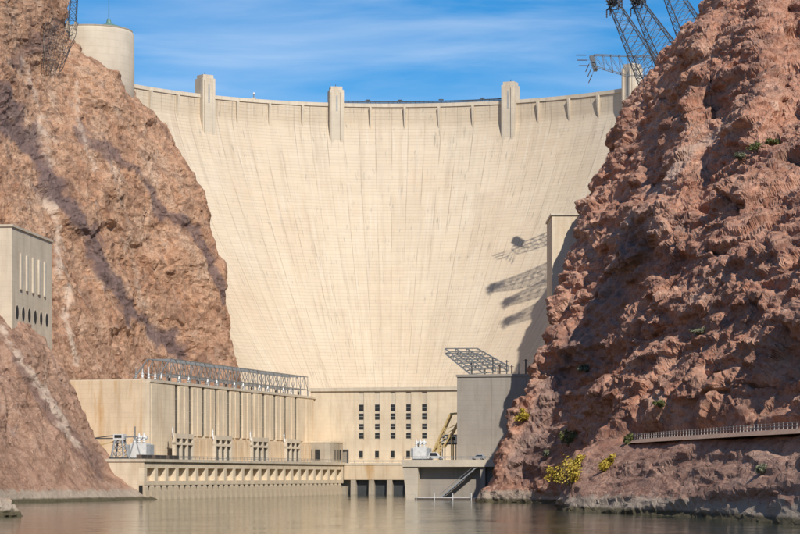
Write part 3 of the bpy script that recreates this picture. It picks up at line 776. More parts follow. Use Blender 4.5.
# ---- left wing
wing = empty('powerhouse_wing', OL, PHI, 'long cream powerhouse wing with tall slit windows and rust stained end wall', 'powerhouse')
LEN = 190.0
MB().box(-38, -2.6, 0, LEN + 20, 0, ZR - 0.6).build('core_wall', M['conc'], wing)
MB().box(-38, -2.6, -0.35, 0, 0, ZR).build('end_wall', M['conc_rust'], wing, label='end wall with orange rust streaks below the roof edge')
MB().box(-38, 0.25, 0, LEN + 20, ZR - 0.6, ZR + 0.3).build('roof_slab', M['conc_pale'], wing)
g0, gs = 25.6, 13.75
edges = [0.0] + [g0 + gs * k for k in range(11)] + [LEN - 1.0]
for k in range(len(edges) - 1):
    y0 = edges[k] + (1.4 if k else -0.35); y1 = edges[k + 1] - 1.4
    pn = MB().box(-2.6, 0, y0, y1, ZT - 3, ZR - 0.6)
    o = pn.build('wall_panel', M['conc'], wing)
    ym = (y0 + y1) / 2
    if k:
        MB().box(0, 0.35, y0 + 0.6, ym - 0.7, 21.6, ZR - 1.4).build('pilaster', M['conc'], o)
        MB().box(0, 0.35, ym + 0.7, y1 - 0.6, 21.6, ZR - 1.4).build('pilaster', M['conc'], o)
    else:
        MB().box(0, 0.2, 1.2, 12, 14, ZR - 1.4).build('pilaster', M['conc'], o)
for k in range(11):
    yc = edges[k + 1]
    w = MB().box(-0.7, -0.3, yc - 1.4, yc + 1.4, 22.0, ZR - 1.6).build('slit_window', M['glass'], wing)
    for zz in (26, 30, 34): MB().box(-0.3, -0.22, yc - 1.4, yc + 1.4, zz, zz + 0.25).build('transom', M['steel'], w)
# projecting ground floor: window bays between stained panels
bx = 4.5
MB().box(0.35, bx - 1.2, 36, LEN - 12, ZT - 3, 20.6).build('ground_floor_wall', M['conc_rust'], wing)
bay_u = [(186, 192), (217, 231), (254, 267.5), (288, 299.6)]
bays = []
for (ua, ub) in bay_u:
    ya = on_plane(ua, 445, 0, bx).y; yb = on_plane(ub, 445, 0, bx).y; bays.append((ya, yb))
bays[0] = (bays[1][0] - 41, bays[1][1] - 41)
for ya, yb in bays:
    b = MB(); ya -= 1.6; yb += 1.6
    W3 = (yb - ya - 3.2) / 3
    b.box(bx - 1.2, bx, ya, yb, 20.4, 22.0); b.box(bx - 1.2, bx, ya, yb, 18.2, 19.0); b.box(bx - 1.2, bx, ya, yb, ZT - 3, 13.0)
    for q in range(4):
        yy = ya + (yb - ya - 1.0) * q / 3; b.box(bx - 1.2, bx - 0.003, yy, yy + 1.0, 13.0, 20.4)
    o = b.build('window_bay', M['conc_pale'], wing)
    for q in range(3):
        y0 = ya + (yb - ya - 1.0) * q / 3 + 1.0; y1 = ya + (yb - ya - 1.0) * (q + 1) / 3
        MB().box(bx - 1.15, bx - 0.9, y0, y1, 13.0, 18.2).build('pane', M['glass'], o)
        MB().box(bx - 1.15, bx - 0.9, y0, y1, 19.0, 20.4).build('pane', M['glass'], o)
for k in range(len(bays)):
    y0 = bays[k][1] + 2.2; y1 = (bays[k + 1][0] - 2.2) if k < 3 else LEN - 14
    n = 3
    for q in range(n):
        a = y0 + (y1 - y0) * q / n; b_ = y0 + (y1 - y0) * (q + 1) / n
        MB().box(bx - 1.2, bx - 0.7, a + 0.35, b_ - 0.35, ZT - 2, 20.0).build('stained_panel', M['conc_rust'], wing)
for k in range(4):       # roller door and small lookout house at the inner corner
    pass
hb = empty('corner_lift_house', OL + pv * 5 + dv_ * 182, PHI, 'small rounded brown stained lift house in the corner where wing meets centre block', 'building')
b = MB(); pr_ = [(-5, -10), (4.5, -10), (6.5, -8.5), (7, -6.5), (7, 7), (-5, 7)]
b.prism(pr_, 'z', ZT - 1, 21.0); b.build('wall', M['conc_dark'], hb)
MB().prism([(x * 1.03, y * 1.03) for x, y in pr_], 'z', 21.0, 21.5).build('roof', M['conc'], hb)
for q in range(3):
    w = MB().box(7.0, 7.12, -5 + q * 3.6, -2.8 + q * 3.6, 14, 18.2).build('window', M['glass'], hb)
for q in range(2):
    MB().box(-3 + q * 3.4, -1 + q * 3.4, -10.12, -10.0, 14, 18.2).build('window', M['glass'], hb)

# ---- centre block
cb = empty('powerhouse_centre', OL + dv_ * 190, PHI, 'cream central powerhouse block with five columns of square windows under the dam', 'powerhouse')
ZC = 43.6
cu = [361.5, 377.4, 393.0, 408.6, 424.5]
cx_ = [on_plane(u, 420, 0 + 1, 190).x for u in cu]
hw = 1.05
def zc(v): return on_plane(393, v, 1, 190).z
z_top, z_bot = zc(392), zc(440)
xs = [-2.0]
for x in cx_: xs += [x - hw, x + hw]
xs += [125.0]
for k in range(0, len(xs), 2):
    MB().box(xs[k], xs[k + 1], 0, 14, ZT - 14 if False else ZT - 3, z_top).build('wall_panel', M['conc'], cb)
MB().box(-2, 125, 0, 16, z_top, ZC - 1.4).build('upper_wall', M['conc'], cb)
MB().box(-2.5, 125, -0.6, 34, ZC - 1.4, ZC).build('roof_slab', M['conc_pale'], cb)
MB().box(-2, 125, 14.2, 34, ZT - 3, ZC - 1.4).build('rear_wall', M['conc'], cb)
rows = [(404.5, 411), (413.5, 419.5), (424, 429.4), (433, 438.4)]
for x in cx_:
    MB().box(x - hw, x + hw, 0.3, 14, ZT - 3, z_top).build('recess_wall', M['conc_pale'], cb)
    MB().box(x - hw, x + hw, 0, 0.3, ZT - 3, z_bot).build('sill_wall', M['conc'], cb)
    for va, vb in rows:
        w = MB().box(x - hw + 0.003, x + hw - 0.25, 0.18, 0.3, zc(vb), zc(va)).build('window', M['glass'], cb)
        MB().box(x - hw + 0.003, x + hw - 0.25, 0.14, 0.18, (zc(va) + zc(vb)) / 2 - 0.08, (zc(va) + zc(vb)) / 2 + 0.08).build('glazing_bar', M['blind'], w)
    w = MB().box(x - 0.95, x + 0.65, -0.06, 0.0, zc(458), zc(451)).build('window', M['glass'], cb)
    MB().box(x - 1.1, x + 0.8, -0.18, -0.06, zc(458) - 0.25, zc(458)).build('sill', M['conc_pale'], w)
da, db = on_plane(334, 455, 1, 190).x, on_plane(347.5, 455, 1, 190).x
dr = MB().box(da, db, -0.15, 0.0, ZT, zc(451)).build('roller_door', M['door'], cb)
fr = MB().box(da - 0.5, db + 0.5, -0.5, 0.0, zc(451), zc(451) + 0.6).box(db, db + 0.5, -0.5, 0, ZT, zc(451)).box(da - 0.5, da, -0.5, 0, ZT, zc(451)).build('frame', M['steel_dark'], dr)
for q in range(1, 5):
    MB().box(da, db, -0.2, -0.15, ZT + q * 1.0, ZT + q * 1.0 + 0.08).build('door_slat', M['steel'], dr)

# ---- right wing
OR_ = Vector((18.5, 795, 0))
rw = empty('powerhouse_wing', OR_, PHI, 'plain grey powerhouse wing end wall standing against the red rock spur', 'powerhouse')
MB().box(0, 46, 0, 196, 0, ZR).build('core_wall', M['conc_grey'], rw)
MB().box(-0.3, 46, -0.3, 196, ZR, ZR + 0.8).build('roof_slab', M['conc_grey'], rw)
for k in range(3):
    MB().box(11.5 + k * 11.2, 11.7 + k * 11.2, -0.12, 0, ZT, ZR - 0.5).build('joint_strip', M['conc_grey'], rw)
for k in range(12):
    MB().box(-0.5, 0.0, 4 + k * 15, 16.5 + k * 15, ZT, ZR - 1).build('wall_panel', M['conc'], rw)

# ------------------------------------------------------------------ quays
def quay_niches(parent, x, y0, y1, pitch):
    """front wall with a row of open niches over a row of curved draft-tube ribs"""
    MB().box(x - 14, x - 1.8, y0, y1, -6, ZT - 0.4).build('core', M['conc'], parent)
    MB().box(x - 16, x + 0.5, y0 - 0.3, y1, ZT - 0.4, ZT + 0.5).build('deck', M['conc_pale'], parent)
    MB().box(x - 1.8, x, y0, y1, 10.1, ZT - 0.4).build('fascia', M['conc'], parent)
    MB().box(x - 1.8, x, y0, y1, 4.6, 6.0).build('sill_band', M['conc'], parent)
    n = int((y1 - y0) / pitch)
    src = None
    for k in range(n + 1):
        yy = y0 + k * (y1 - y0 - 2.6) / n
        if src is None:
            src = MB().box(x - 1.8, x - 0.004, 0, 2.6, 6.0, 10.1).build('niche_pier', M['conc'], parent); src.location = (0, yy, 0)
        else: dup(src, (0, yy, 0))
    MB().box(x - 1.79, x - 0.5, y0, y1, -3, 4.58).build('draft_tube_shade', M['void'], parent)  # solid black box paints in the shade between the ribs
    src = None; rp_ = 5.6; n = int((y1 - y0) / rp_)
    profp = [(x - 0.49, -3), (x - 0.49, 4.59), (x - 0.1, 4.59), (x + 0.2, 4.0), (x + 0.5, 2.6), (x + 0.7, 0.8), (x + 0.8, -3)]
    for k in range(n):
        yy = y0 + k * rp_
        if src is None:
            src = MB().prism([(a, b) for a, b in profp], 'y', 0, 3.0).build('draft_tube_rib', M['conc_rib'], parent); src.location = (0, yy, 0)
        else: dup(src, (0, yy, 0))
ql = empty('wing_quay', OL, PHI, 'long concrete quay with a row of niches above curved ribs at the waterline', 'quay')
quay_niches(ql, 14.0, -42, 183, 9.6)
MB().box(-40, -0.01, -42.3, -0.5, -6, ZT - 0.4).build('end_platform', M['conc_rust'], ql)
MB().box(-40, -2.01, -42.6, -0.5, ZT - 0.4, ZT + 0.3).build('end_deck', M['conc_pale'], ql)

qc = empty('centre_quay', OL, PHI, 'stained concrete quay wall over dark square outlets below the central block', 'quay')
MB().box(-2, 124, 185.5, 188.5, -6, ZT - 0.4).build('core', M['conc_dark'], qc)
MB().box(12.5, 124, 183, 190.4, ZT - 0.4, ZT + 0.25).build('deck', M['conc_pale'], qc)
MB().box(14.1, 124, 183.3, 185.5, 6.0, ZT - 0.4).build('front_wall', M['conc_rust'], qc)
for k in range(10):
    xx = 17 + k * 7.6
    MB().frus([(xx, 182.8, -4), (xx + 2.2, 182.8, -4), (xx + 2.2, 185.5, -4), (xx, 185.5, -4)], [(xx, 183.4, 5.98), (xx + 2.2, 183.4, 5.98), (xx + 2.2, 185.5, 5.98), (xx, 185.5, 5.98)]).build('outlet_pier', M['conc_dark'], qc)
    MB().box(xx + 2.2, xx + 7.6, 185.3, 185.49, -3, 5.9).build('outlet_back', M['steel_dark'], qc)  # dark panel filling the outlet between two piers

qr = empty('boat_quay', OR_, PHI, 'pale concrete quay slab on recessed wall beside the grey wing end', 'quay')
yn = -12.0; xq = -14.0
MB().box(xq - 0.6, 46, yn - 2.8, 190, ZT - 2.0, ZT + 0.2).build('deck', M['conc_pale'], qr)
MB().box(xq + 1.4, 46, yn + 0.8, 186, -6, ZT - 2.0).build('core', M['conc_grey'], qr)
MB().frus([(xq + 1.2, yn - 2.0, -4), (xq + 4.6, yn - 2.0, -4), (xq + 4.6, yn + 0.8, -4), (xq + 1.2, yn + 0.8, -4)], [(xq - 0.4, yn - 2.4, ZT - 2.003), (xq + 4.6, yn - 2.4, ZT - 2.003), (xq + 4.6, yn + 0.8, ZT - 2.003), (xq - 0.4, yn + 0.8, ZT - 2.003)]).build('corner_pier', M['conc_pale'], qr)
for xx in (11, 26):
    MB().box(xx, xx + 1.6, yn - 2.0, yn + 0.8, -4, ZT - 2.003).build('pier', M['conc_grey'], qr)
# stair down the quay front
st = MB()
for k in range(16):
    st.box(-3 + k * 0.75, -2.25 + k * 0.75, yn - 2.3, yn + 0.6, 0.6 + k * 0.58 - 0.5, 0.6 + k * 0.58)
sto = empty('quay_stair', OR_, PHI, 'steel stair climbing from the floating dock to the pale quay slab', 'stair')
for k in range(16):
    o = MB().box(-2.2 + k * 0.75, -1.4 + k * 0.75, yn - 2.2, yn - 0.4, 0.5 + k * 0.62, 0.62 + k * 0.62).build('step', M['steel'], sto)
MB().bar((-2.2, yn - 2.3, 0.4), (9.8, yn - 2.3, 10.3), 0.35).build('stringer', M['grey_paint'], sto)
MB().bar((-2.2, yn - 0.3, 0.4), (9.8, yn - 0.3, 10.3), 0.35).build('stringer', M['grey_paint'], sto)
MB().bar((-2.2, yn - 2.35, 1.6), (9.8, yn - 2.35, 11.4), 0.14).build('handrail', M['steel'], sto)
dk = empty('floating_dock', OR_, PHI, 'low floating boat dock with white posts in front of the pale quay', 'dock')
for k in range(4):
    MB().box(-9 + k * 6, -3.2 + k * 6, yn - 8, yn - 4, 0.05, 0.55).build('pontoon', M['wood'], dk)
    MB().bar((-8.5 + k * 6, yn - 8.1, -2), (-8.5 + k * 6, yn - 8.1, 2.2), 0.3, 8).build('pile', M['white'], dk)
MB().box(-9, 14.8, yn - 4.3, yn - 4.0, 0.55, 0.75).build('fender', M['white'], dk)

# ------------------------------------------------------------------ roof steelwork
def truss_box(name, mat, parent, y0, y1, xc, hw_, z0, h, n, curve=0.0, chord=0.34, web=0.17):
    """box girder along local y, optional curved far edge"""
    def pt(k, sx, top): 
        t = k / n; y = y0 + (y1 - y0) * t
        return Vector((xc + sx * hw_ + curve * math.sin(math.pi * t * 0.5) ** 2 * 0, y, z0 + (h if top else 0)))
    for sx in (-1, 1):
        for top in (0, 1):
            b = MB()
            for k in range(n): b.bar(pt(k, sx, top), pt(k + 1, sx, top), chord)
            b.build('chord', mat, parent)
    for k in range(n + 1):
        b = MB()
        for sx in (-1, 1):
            b.bar(pt(k, sx, 0), pt(k, sx, 1), web)
            if k < n: b.bar(pt(k, sx, k % 2), pt(k + 1, sx, (k + 1) % 2), web)
        b.bar(pt(k, -1, 1), pt(k, 1, 1), web); b.bar(pt(k, -1, 0), pt(k, 1, 0), web)
        if k < n: b.bar(pt(k, -1, 1), pt(k + 1, 1, 1), web)
        b.build('bracing', mat, parent)
rg = empty('roof_truss', OL + Vector((0, 0, ZR + 0.3)), PHI, 'long grey steel lattice girder running along the roof of the slit windowed wing', 'truss')
truss_box('girder', M['steel'], rg, 22, 182, -5.0, 4.2, 2.6, 5.2, 32)
for k in range(17):
    y = 22 + k * 10
    for sx in (-9.2, -0.8):
        MB().bar((sx, y, 0), (sx, y, 2.6), 0.4).build('leg', M['steel'], rg)
b = MB()
for s_ in (-9.2, -0.8):     # sloping near end of the girder
    b.bar((s_, 22, 7.8), (s_, 8, 0.1), 0.34); b.bar((s_, 22, 2.6), (s_, 14, 3.3), 0.2); b.bar((s_, 18, 5.6), (s_, 18, 0), 0.2)
b.build('end_brace', M['steel'], rg)
for k in range(16):        # insulators standing under and in the girder
    y = 27 + k * 10
    MB().lathe([(0.3, 0), (0.55, 0.3), (0.25, 0.6), (0.55, 0.9), (0.25, 1.2), (0.5, 1.5), (0.15, 2.6), (0.1, 3.2)], 8, -3.2, y).build('insulator', M['white'] if k % 3 else M['porcelain'], rg)
for k in range(7):
    y = 3.5 + k * 3.0
    e = empty('roof_bushing', OL + pv * (-4.0 - (k % 2) * 3.5) + dv_ * y + Vector((0, 0, ZR + 0.3)), PHI, 'short pale insulator post on the roof beside the lattice girder', 'insulator', 'insulator posts on the wing roof')
    MB().box(-0.5, 0.5, -0.5, 0.5, 0, 0.5).build('base', M['conc'], e)
    MB().lathe([(0.3, 0.5), (0.5, 0.8), (0.28, 1.1), (0.5, 1.4), (0.28, 1.7), (0.45, 2.0), (0.2, 2.3), (0.12, 3.6 + 0.5 * (k % 3))], 8).build('stack', M['steel'] if k % 2 else M['white'], e)
# right wing roof: tilted lattice platform and posts
tr = empty('tilted_roof_truss', OR_ + Vector((0, 0, ZR + 0.8)), PHI, 'tilted steel lattice frame leaning over the roof edge of the grey wing', 'truss')
A_ = [Vector((-0.6, 2, 6.5)), Vector((-0.6, 40, 8.5)), Vector((10, 40, 1.2)), Vector((9.5, 2, 0.6))]
A_ = [Vector((-4.4, 1.5, 7.0)), Vector((1.5, 22, 8.0)), Vector((13, 18, 1.8)), Vector((4.2, 0.8, 0.1))]
def lerp2(q, s_, t): return q[0].lerp(q[1], s_).lerp(q[3].lerp(q[2], s_), t)
for dz in (0, 1.6):
    for k in range(7):
        MB().bar(lerp2(A_, 0, k/6) + Vector((0, 0, dz)), lerp2(A_, 1, k/6) + Vector((0, 0, dz)), 0.32).build('cross_beam', M['steel'], tr)
    for k in range(4):
        MB().bar(lerp2(A_, k/3, 0) + Vector((0, 0, dz)), lerp2(A_, k/3, 1) + Vector((0, 0, dz)), 0.4).build('rafter', M['steel'], tr)
for j in range(4):
    b = MB()
    for k in range(7):
        p = lerp2(A_, j/3, k/6); b.bar(p, p + Vector((0, 0, 1.6)), 0.22)
        if k < 6: b.bar(p, lerp2(A_, j/3, (k+1)/6) + Vector((0, 0, 1.6)), 0.18)
    b.build('web', M['steel'], tr)
for (x, y) in ((3.0, 8), (7, 10), (10.5, 14), (4.6, 1.5)):
    MB().bar((x, y, -0.0), (x, y, 2.6 if x > 4 else 4.0), 0.35).build('leg', M['steel_dark'], tr)
for k in range(9):
    x = 11.0 + k * 2.1
    e = empty('roof_post', OR_ + pv * x + dv_ * (4 + (k % 3)) + Vector((0, 0, ZR + 0.8)), PHI, 'thin upright post on the roof edge of the grey wing', 'post', 'posts along the grey wing roof')
    hh = (5.6, 3.4, 4.8, 3.0, 3.6, 5.0, 3.2, 3.4, 3.0)[k]
    MB().box(-0.4, 0.4, -0.4, 0.4, 0, 0.3).build('foot', M['conc_grey'], e)
    MB().bar((0, 0, 0.3), (0, 0, hh), 0.42 if k % 2 else 0.28).build('shaft', M['porcelain'] if k % 2 else M['steel_dark'], e)
    MB().bar((-0.7, 0, hh - 0.5), (0.7, 0, hh - 0.5), 0.18).build('crossbar', M['steel_dark'], e)

# ------------------------------------------------------------------ equipment on the terraces
def transformer(loc, label, mat, s_=1.0, group=None):
    e = empty('transformer', loc, PHI, label, 'transformer', group); e.scale = (s_, s_, s_)
    MB().box(-2.2, 2.2, -1.8, 1.8, 0.4, 4.2).build('tank', mat, e)
    MB().box(-2.5, 2.5, -2.1, 2.1, 0, 0.4).build('base', M['steel_dark'], e)
    for sx in (-1, 1):
        for k in range(5):
            MB().box(sx * 2.25 if sx > 0 else -3.1, 3.1 if sx > 0 else -2.25, -1.6 + k * 0.75, -1.4 + k * 0.75, 0.9, 3.8).build('radiator_fin', M['grey_paint'], e)
    MB().bar((-1.8, 0, 5.6), (1.8, 0, 5.6), 1.1, 12).build('conservator', mat, e)
    MB().bar((-1, 0, 4.2), (-1, 0, 5.3), 0.3).bar((1, 0, 4.2), (1, 0, 5.3), 0.3).build('bracket', M['steel'], e)
    for k in (-1, 0, 1):
        MB().lathe([(0.3, 4.2), (0.5, 4.5), (0.26, 4.8), (0.46, 5.1), (0.24, 5.4), (0.42, 5.7), (0.12, 6.9)], 8, k * 1.3, -1.2).build('bushing', M['white'], e)
    return e
def Lw(x, y, z): return OL + pv * x + dv_ * y + Vector((0, 0, z))
def Rw(x, y, z): return OR_ + pv * x + dv_ * y + Vector((0, 0, z))
transformer(Lw(5.2, -22, ZT + 0.5), 'tall white transformer standing on the quay by the grey wall panel', M['white'], 1.25)
tz = empty('gantry_crane', Lw(3.0, -35, ZT + 0.5), PHI, 'grey lattice crane with a long horizontal boom by the rust stained end wall', 'crane')
for sx in (-2.2, 2.2):
    for sy in (-2.2, 2.2):
        MB().bar((sx, sy, 0), (sx * 0.55, sy * 0.55, 6.2), 0.45).build('leg', M['grey_paint'], tz)
b = MB()
for z0, z1 in ((0.5, 2.6), (2.6, 4.6), (4.6, 6.2)):
    k0, k1 = 2.2 * (1 - 0.45 * z0 / 6.2), 2.2 * (1 - 0.45 * z1 / 6.2)
    for a in ((-1, -1, 1, -1), (1, -1, 1, 1), (1, 1, -1, 1), (-1, 1, -1, -1)):
        b.bar((a[0]*k0, a[1]*k0, z0), (a[2]*k1, a[3]*k1, z1), 0.16); b.bar((a[2]*k0, a[3]*k0, z0), (a[0]*k1, a[1]*k1, z1), 0.16)
b.build('bracing', M['grey_paint'], tz)
MB().box(-1.7, 1.7, -1.5, 1.5, 6.2, 8.0).build('cab', M['white'], tz)
MB().box(-1.2, 1.2, -1.6, -1.5, 6.8, 7.7).build('cab_window', M['glass'], tz)
MB().bar((-10, 0, 6.6), (-1.7, 0, 6.6), 0.35).bar((-10, 0, 6.6), (-1.7, 0, 7.6), 0.3).build('boom', M['steel_dark'], tz)
MB().bar((-8, 0, 4.2), (-2, 0, 5.6), 0.3).build('strut', M['yellow'], tz)
MB().bar((1.5, 0, 7.0), (6.0, 0, 7.2), 0.4).build('counter_boom', M['steel'], tz)
MB().bar((5.2, 0, 7.2), (5.2, 0, 10.4), 0.35).build('mast', M['steel'], tz)
MB().bar((5.2, 0, 7.2), (3.2, 0, 0.2), 0.3).bar((5.2, 0, 7.2), (7.2, 0, 0.2), 0.3).build('rear_leg', M['grey_paint'], tz)
MB().box(-2.8, 2.8, -2.8, 2.8, 0.0, 0.5).build('carriage', M['steel_dark'], tz)
for k in range(6):
    e = empty('equipment_crate', Lw(11.6 - (k % 2) * 0.5, -38 + k * 6.2, ZT + 0.5), PHI, 'low dark slatted crate along the edge of the niche quay', 'crate', 'dark crates on the niche quay')
    MB().box(-0.9, 0.9, -2.2, 2.2, 0.15, 1.35).build('box', M['wood'], e)
    for q in range(3): MB().box(0.9, 0.98, -2.2, 2.2, 0.25 + q * 0.38, 0.5 + q * 0.38).build('slat', M['steel_dark'], e)
    MB().box(-0.8, 0.8, -2.0, -1.6, 0, 0.15).box(-0.8, 0.8, 1.6, 2.0, 0, 0.15).build('skid', M['wood'], e)
# insulator frames above the ground floor windows
for k, (ya, yb) in enumerate(bays):
    e = empty('insulator_frame', Lw(3.2, (ya + yb) / 2 - 8.5, 20.6), PHI, 'small white A shaped insulator frame on the ledge above a stained panel', 'insulator', 'insulator frames on the wing ledge')
    for q in (-1, 1):
        MB().bar((-0.8 * q, q * 1.6, 0), (0, q * 0.2, 2.6), 0.28).build('leg', M['white'], e)
    MB().bar((0, -1.2, 1.2), (0, 1.2, 1.2), 0.2).build('tie', M['steel'], e)
    MB().lathe([(0.15, 2.4), (0.4, 2.7), (0.2, 3.0), (0.1, 3.6)], 8).build('cap', M['white'], e)

def railing(name, pts, label, h=1.1, spacing=2.5, mat=None, w=0.09, rails=(0.55, 1.05)):
    mat = mat or M['steel']; e = empty(name, pts[0], 0, label, 'railing')
    o0 = Vector(pts[0]); pts = [Vector(p) - o0 for p in pts]
    for zr in rails:
        b = MB()
        for a, c in zip(pts[:-1], pts[1:]): b.bar(a + Vector((0, 0, zr)), c + Vector((0, 0, zr)), w)
        b.build('rail', mat, e)
    src = MB().bar((0, 0, 0), (0, 0, h), w * 1.3).build('post', mat, e); src.location = pts[0]
    for a, c in zip(pts[:-1], pts[1:]):
        n = max(1, int(round((c - a).length / spacing)))
        for k in range(1, n + 1): dup(src, a.lerp(c, k / n))
    return e
railing('quay_railing', [Lw(14.2, -10, ZT + 0.5), Lw(14.2, 80, ZT + 0.5), Lw(14.2, 182, ZT + 0.5)], 'thin steel railing along the edge of the niche quay', spacing=4, w=0.12)
railing('quay_railing', [Rw(-14.2, -14.4, ZT + 0.2), Rw(8, -14.4, ZT + 0.2), Rw(30, -14.4, ZT + 0.2)], 'thin steel railing along the edge of the pale boat quay', spacing=3, w=0.1)
railing('quay_railing', [OL + pv * 14.5 + dv_ * 183.5 + Vector((0, 0, ZT + 0.25)), OL + pv * 90 + dv_ * 183.5 + Vector((0, 0, ZT + 0.25))], 'thin steel railing on the stained quay below the square windows', spacing=4, w=0.1)

# inclined yellow gantry, cabin and machine near the grey wing
transformer(Rw(-11.0, -4, ZT + 0.2), 'white transformer on the pale boat quay near the yellow inclined gantry', M['white'], 1.0)
ig = empty('inclined_gantry', Rw(-9, 6, ZT + 0.2), PHI, 'weathered yellow inclined gantry frame standing in front of the square windows', 'gantry')
for sy in (-1.2, 1.2):
    MB().bar((-1.5, sy, 0), (5.6, sy, 15.2), 0.6).build('inclined_beam', M['yellow'], ig)
    MB().bar((3.2, sy, 4.2), (8.6, sy, 13.2), 0.45).build('inclined_beam', M['yellow'], ig)
    MB().bar((5.6, sy, 15.2), (8.8, sy, 15.4), 0.5).build('top_beam', M['yellow'], ig)
    MB().bar((6.0, sy, 0), (6.0, sy, 8.0), 0.4).build('support_leg', M['yellow'], ig)
    MB().bar((1.6, sy, 0), (1.6, sy, 6.4), 0.4).build('support_leg', M['yellow'], ig)
b = MB()
for k in range(9):
    a = Vector((-1.5, -1.2, 0)).lerp(Vector((5.6, -1.2, 15.2)), k / 8); c = a + Vector((0, 2.4, 0)); b.bar(a, c, 0.25)
    if k < 6:
        d_ = Vector((3.2, -1.2, 4.2)).lerp(Vector((8.6, -1.2, 13.2)), k / 6); b.bar(a.lerp(d_, 0), d_, 0.2)
b.build('cross_brace', M['yellow'], ig)
cbn = empty('site_cabin', Rw(-1.0 - 3.4, 9, ZT + 0.2), PHI, 'raised white and blue cabin on legs against the corner of the grey wing', 'cabin')
MB().box(-2.6, 2.6, -2, 2, 5.6, 8.2).build('body', M['white'], cbn); MB().box(-2.8, 2.8, -2.2, 2.2, 5.2, 5.6).build('floor', M['steel_dark'], cbn)
for q in (-1, 0, 1): MB().box(q*1.6 - 0.5, q*1.6 + 0.5, -2.08, -2, 6.5, 7.6).build('window', M['glass'], cbn)
MB().box(-2.8, 2.8, -2.2, 2.2, 8.2, 8.45).build('roof', plain('blue roof', (0.12, 0.17, 0.28), 0.5), cbn)
for sx in (-2.3, 2.3):
    for sy in (-1.7, 1.7): MB().bar((sx, sy, 0), (sx, sy, 5.2), 0.3).build('leg', M['steel'], cbn)

def car(loc, rz, label, paint, tall=0.0):
    e = empty('parked_car', loc, rz, label, 'car')
    hgt = 0.0 + tall
    b = MB().prism([(-2.3, 0.35), (2.3, 0.35), (2.35, 0.75), (2.1, 1.0), (-2.2, 1.05 + hgt * 0.1), (-2.35, 0.7)], 'y', -0.9, 0.9); b.build('body', paint, e)
    b = MB().frus([(-2.0, -0.85, 1.0), (1.0, -0.85, 1.0), (1.0, 0.85, 1.0), (-2.0, 0.85, 1.0)], [(-1.7, -0.7, 1.6 + hgt), (0.3, -0.7, 1.6 + hgt), (0.3, 0.7, 1.6 + hgt), (-1.7, 0.7, 1.6 + hgt)]); b.build('cabin', paint, e)
    for sy in (-1, 1):
        MB().frus([(-1.7, sy*0.84 - 0.03, 1.08), (0.8, sy*0.84 - 0.03, 1.08), (0.8, sy*0.84 + 0.03, 1.08), (-1.7, sy*0.84 + 0.03, 1.08)],
                  [(-1.55, sy*0.74 - 0.03, 1.48 + hgt), (0.25, sy*0.74 - 0.03, 1.48 + hgt), (0.25, sy*0.74 + 0.03, 1.48 + hgt), (-1.55, sy*0.74 + 0.03, 1.48 + hgt)]).build('side_window', M['glass'], e)
        for sx in (-1.4, 1.4):
            w = MB().bar((sx, sy*0.72, 0.36), (sx, sy*0.94, 0.36), 0.72, 16).build('wheel', M['rubber'], e)
            MB().bar((sx, sy*0.93, 0.36), (sx, sy*0.955, 0.36), 0.4, 12).build('rim', M['steel'], w)
    MB().box(2.3, 2.38, -0.8, -0.45, 0.65, 0.82).build('headlight', M['white'], e); MB().box(2.3, 2.38, 0.45, 0.8, 0.65, 0.82).build('headlight', M['white'], e)
    return e
car(Rw(-4.2, -11.2, ZT + 0.2), PHI, 'white van parked on the pale boat quay below the yellow gantry', M['white'], 0.5).scale = (1.15, 1.15, 1.15)
car(Rw(9.6, -11, ZT + 0.2), PHI + 3.1, 'silver car parked on the pale quay in front of the grey wing end', M['silver'], 0.1)

# ------------------------------------------------------------------ outlet valve houses on the canyon walls
def outlet_house(loc, rz, label, W, D, H, mat, n_slit, n_oval):
    e = empty('outlet_house', loc, rz, label, 'building')
    MB().box(-D, 0, 0, W, -22, H).build('wall', mat, e)
    MB().box(-D - 0.3, 0.4, -0.4, W + 0.4, H, H + 0.7).build('roof', M['conc_pale'], e)
    for k in range(n_slit):
        y = W * (0.20 + 0.6 * k / (n_slit - 1))
        o = MB().box(0, 0.5, y - 0.95, y + 1.4, H * 0.50, H * 0.80).build('slit_frame', M['conc_pale'], e)
        MB().box(0.5, 0.56, y - 0.5, y + 0.15, H * 0.52, H * 0.78).build('slit_window', M['blind'], o)
    for k in range(n_oval):
        y = W * (0.12 + 0.74 * k / (n_oval - 1)); zc_ = H * 0.30; rr, rh = 1.7, 2.3
        pr = [(y + rr * math.cos(2*math.pi*q/16), zc_ + rh * math.sin(2*math.pi*q/16)) for q in range(16)]
        o = MB().prism([(y + 1.25*(a-y), zc_ + 1.15*(b-zc_)) for a, b in pr], 'x', 0, 0.05).build('outlet_rim', M['conc_pale'], e)
        MB().prism(pr, 'x', 0.05, 0.08).build('outlet_port', M['void'], o)
    return e
p0 = P(12, 0, 770); q0 = P(52, 0, 822)
rzl = math.atan2(-(q0.x - p0.x), (q0.y - p0.y))
oh = outlet_house((p0.x, p0.y, 45.0), rzl, 'grey concrete outlet house with slit windows above oval ports on the tan cliff', (Vector(q0) - Vector(p0)).xy.length, 26, 0, M['conc_house'], 5, 6) if False else None
Wl = (Vector(q0) - Vector(p0)).xy.length
outlet_house((p0.x, p0.y, 48.0), rzl, 'grey concrete outlet house with slit windows above oval ports on the tan cliff', Wl, 26, 38.0, M['conc_house'], 5, 6)
pr0 = P(552, 0, 850)
e = empty('outlet_house', (pr0.x, pr0.y, 45), 0.0, 'yellowish concrete outlet house half hidden behind the red rock spur', 'building')
MB().box(0, 26, 0, 30, -10, 53.0).build('wall', M['conc'], e)
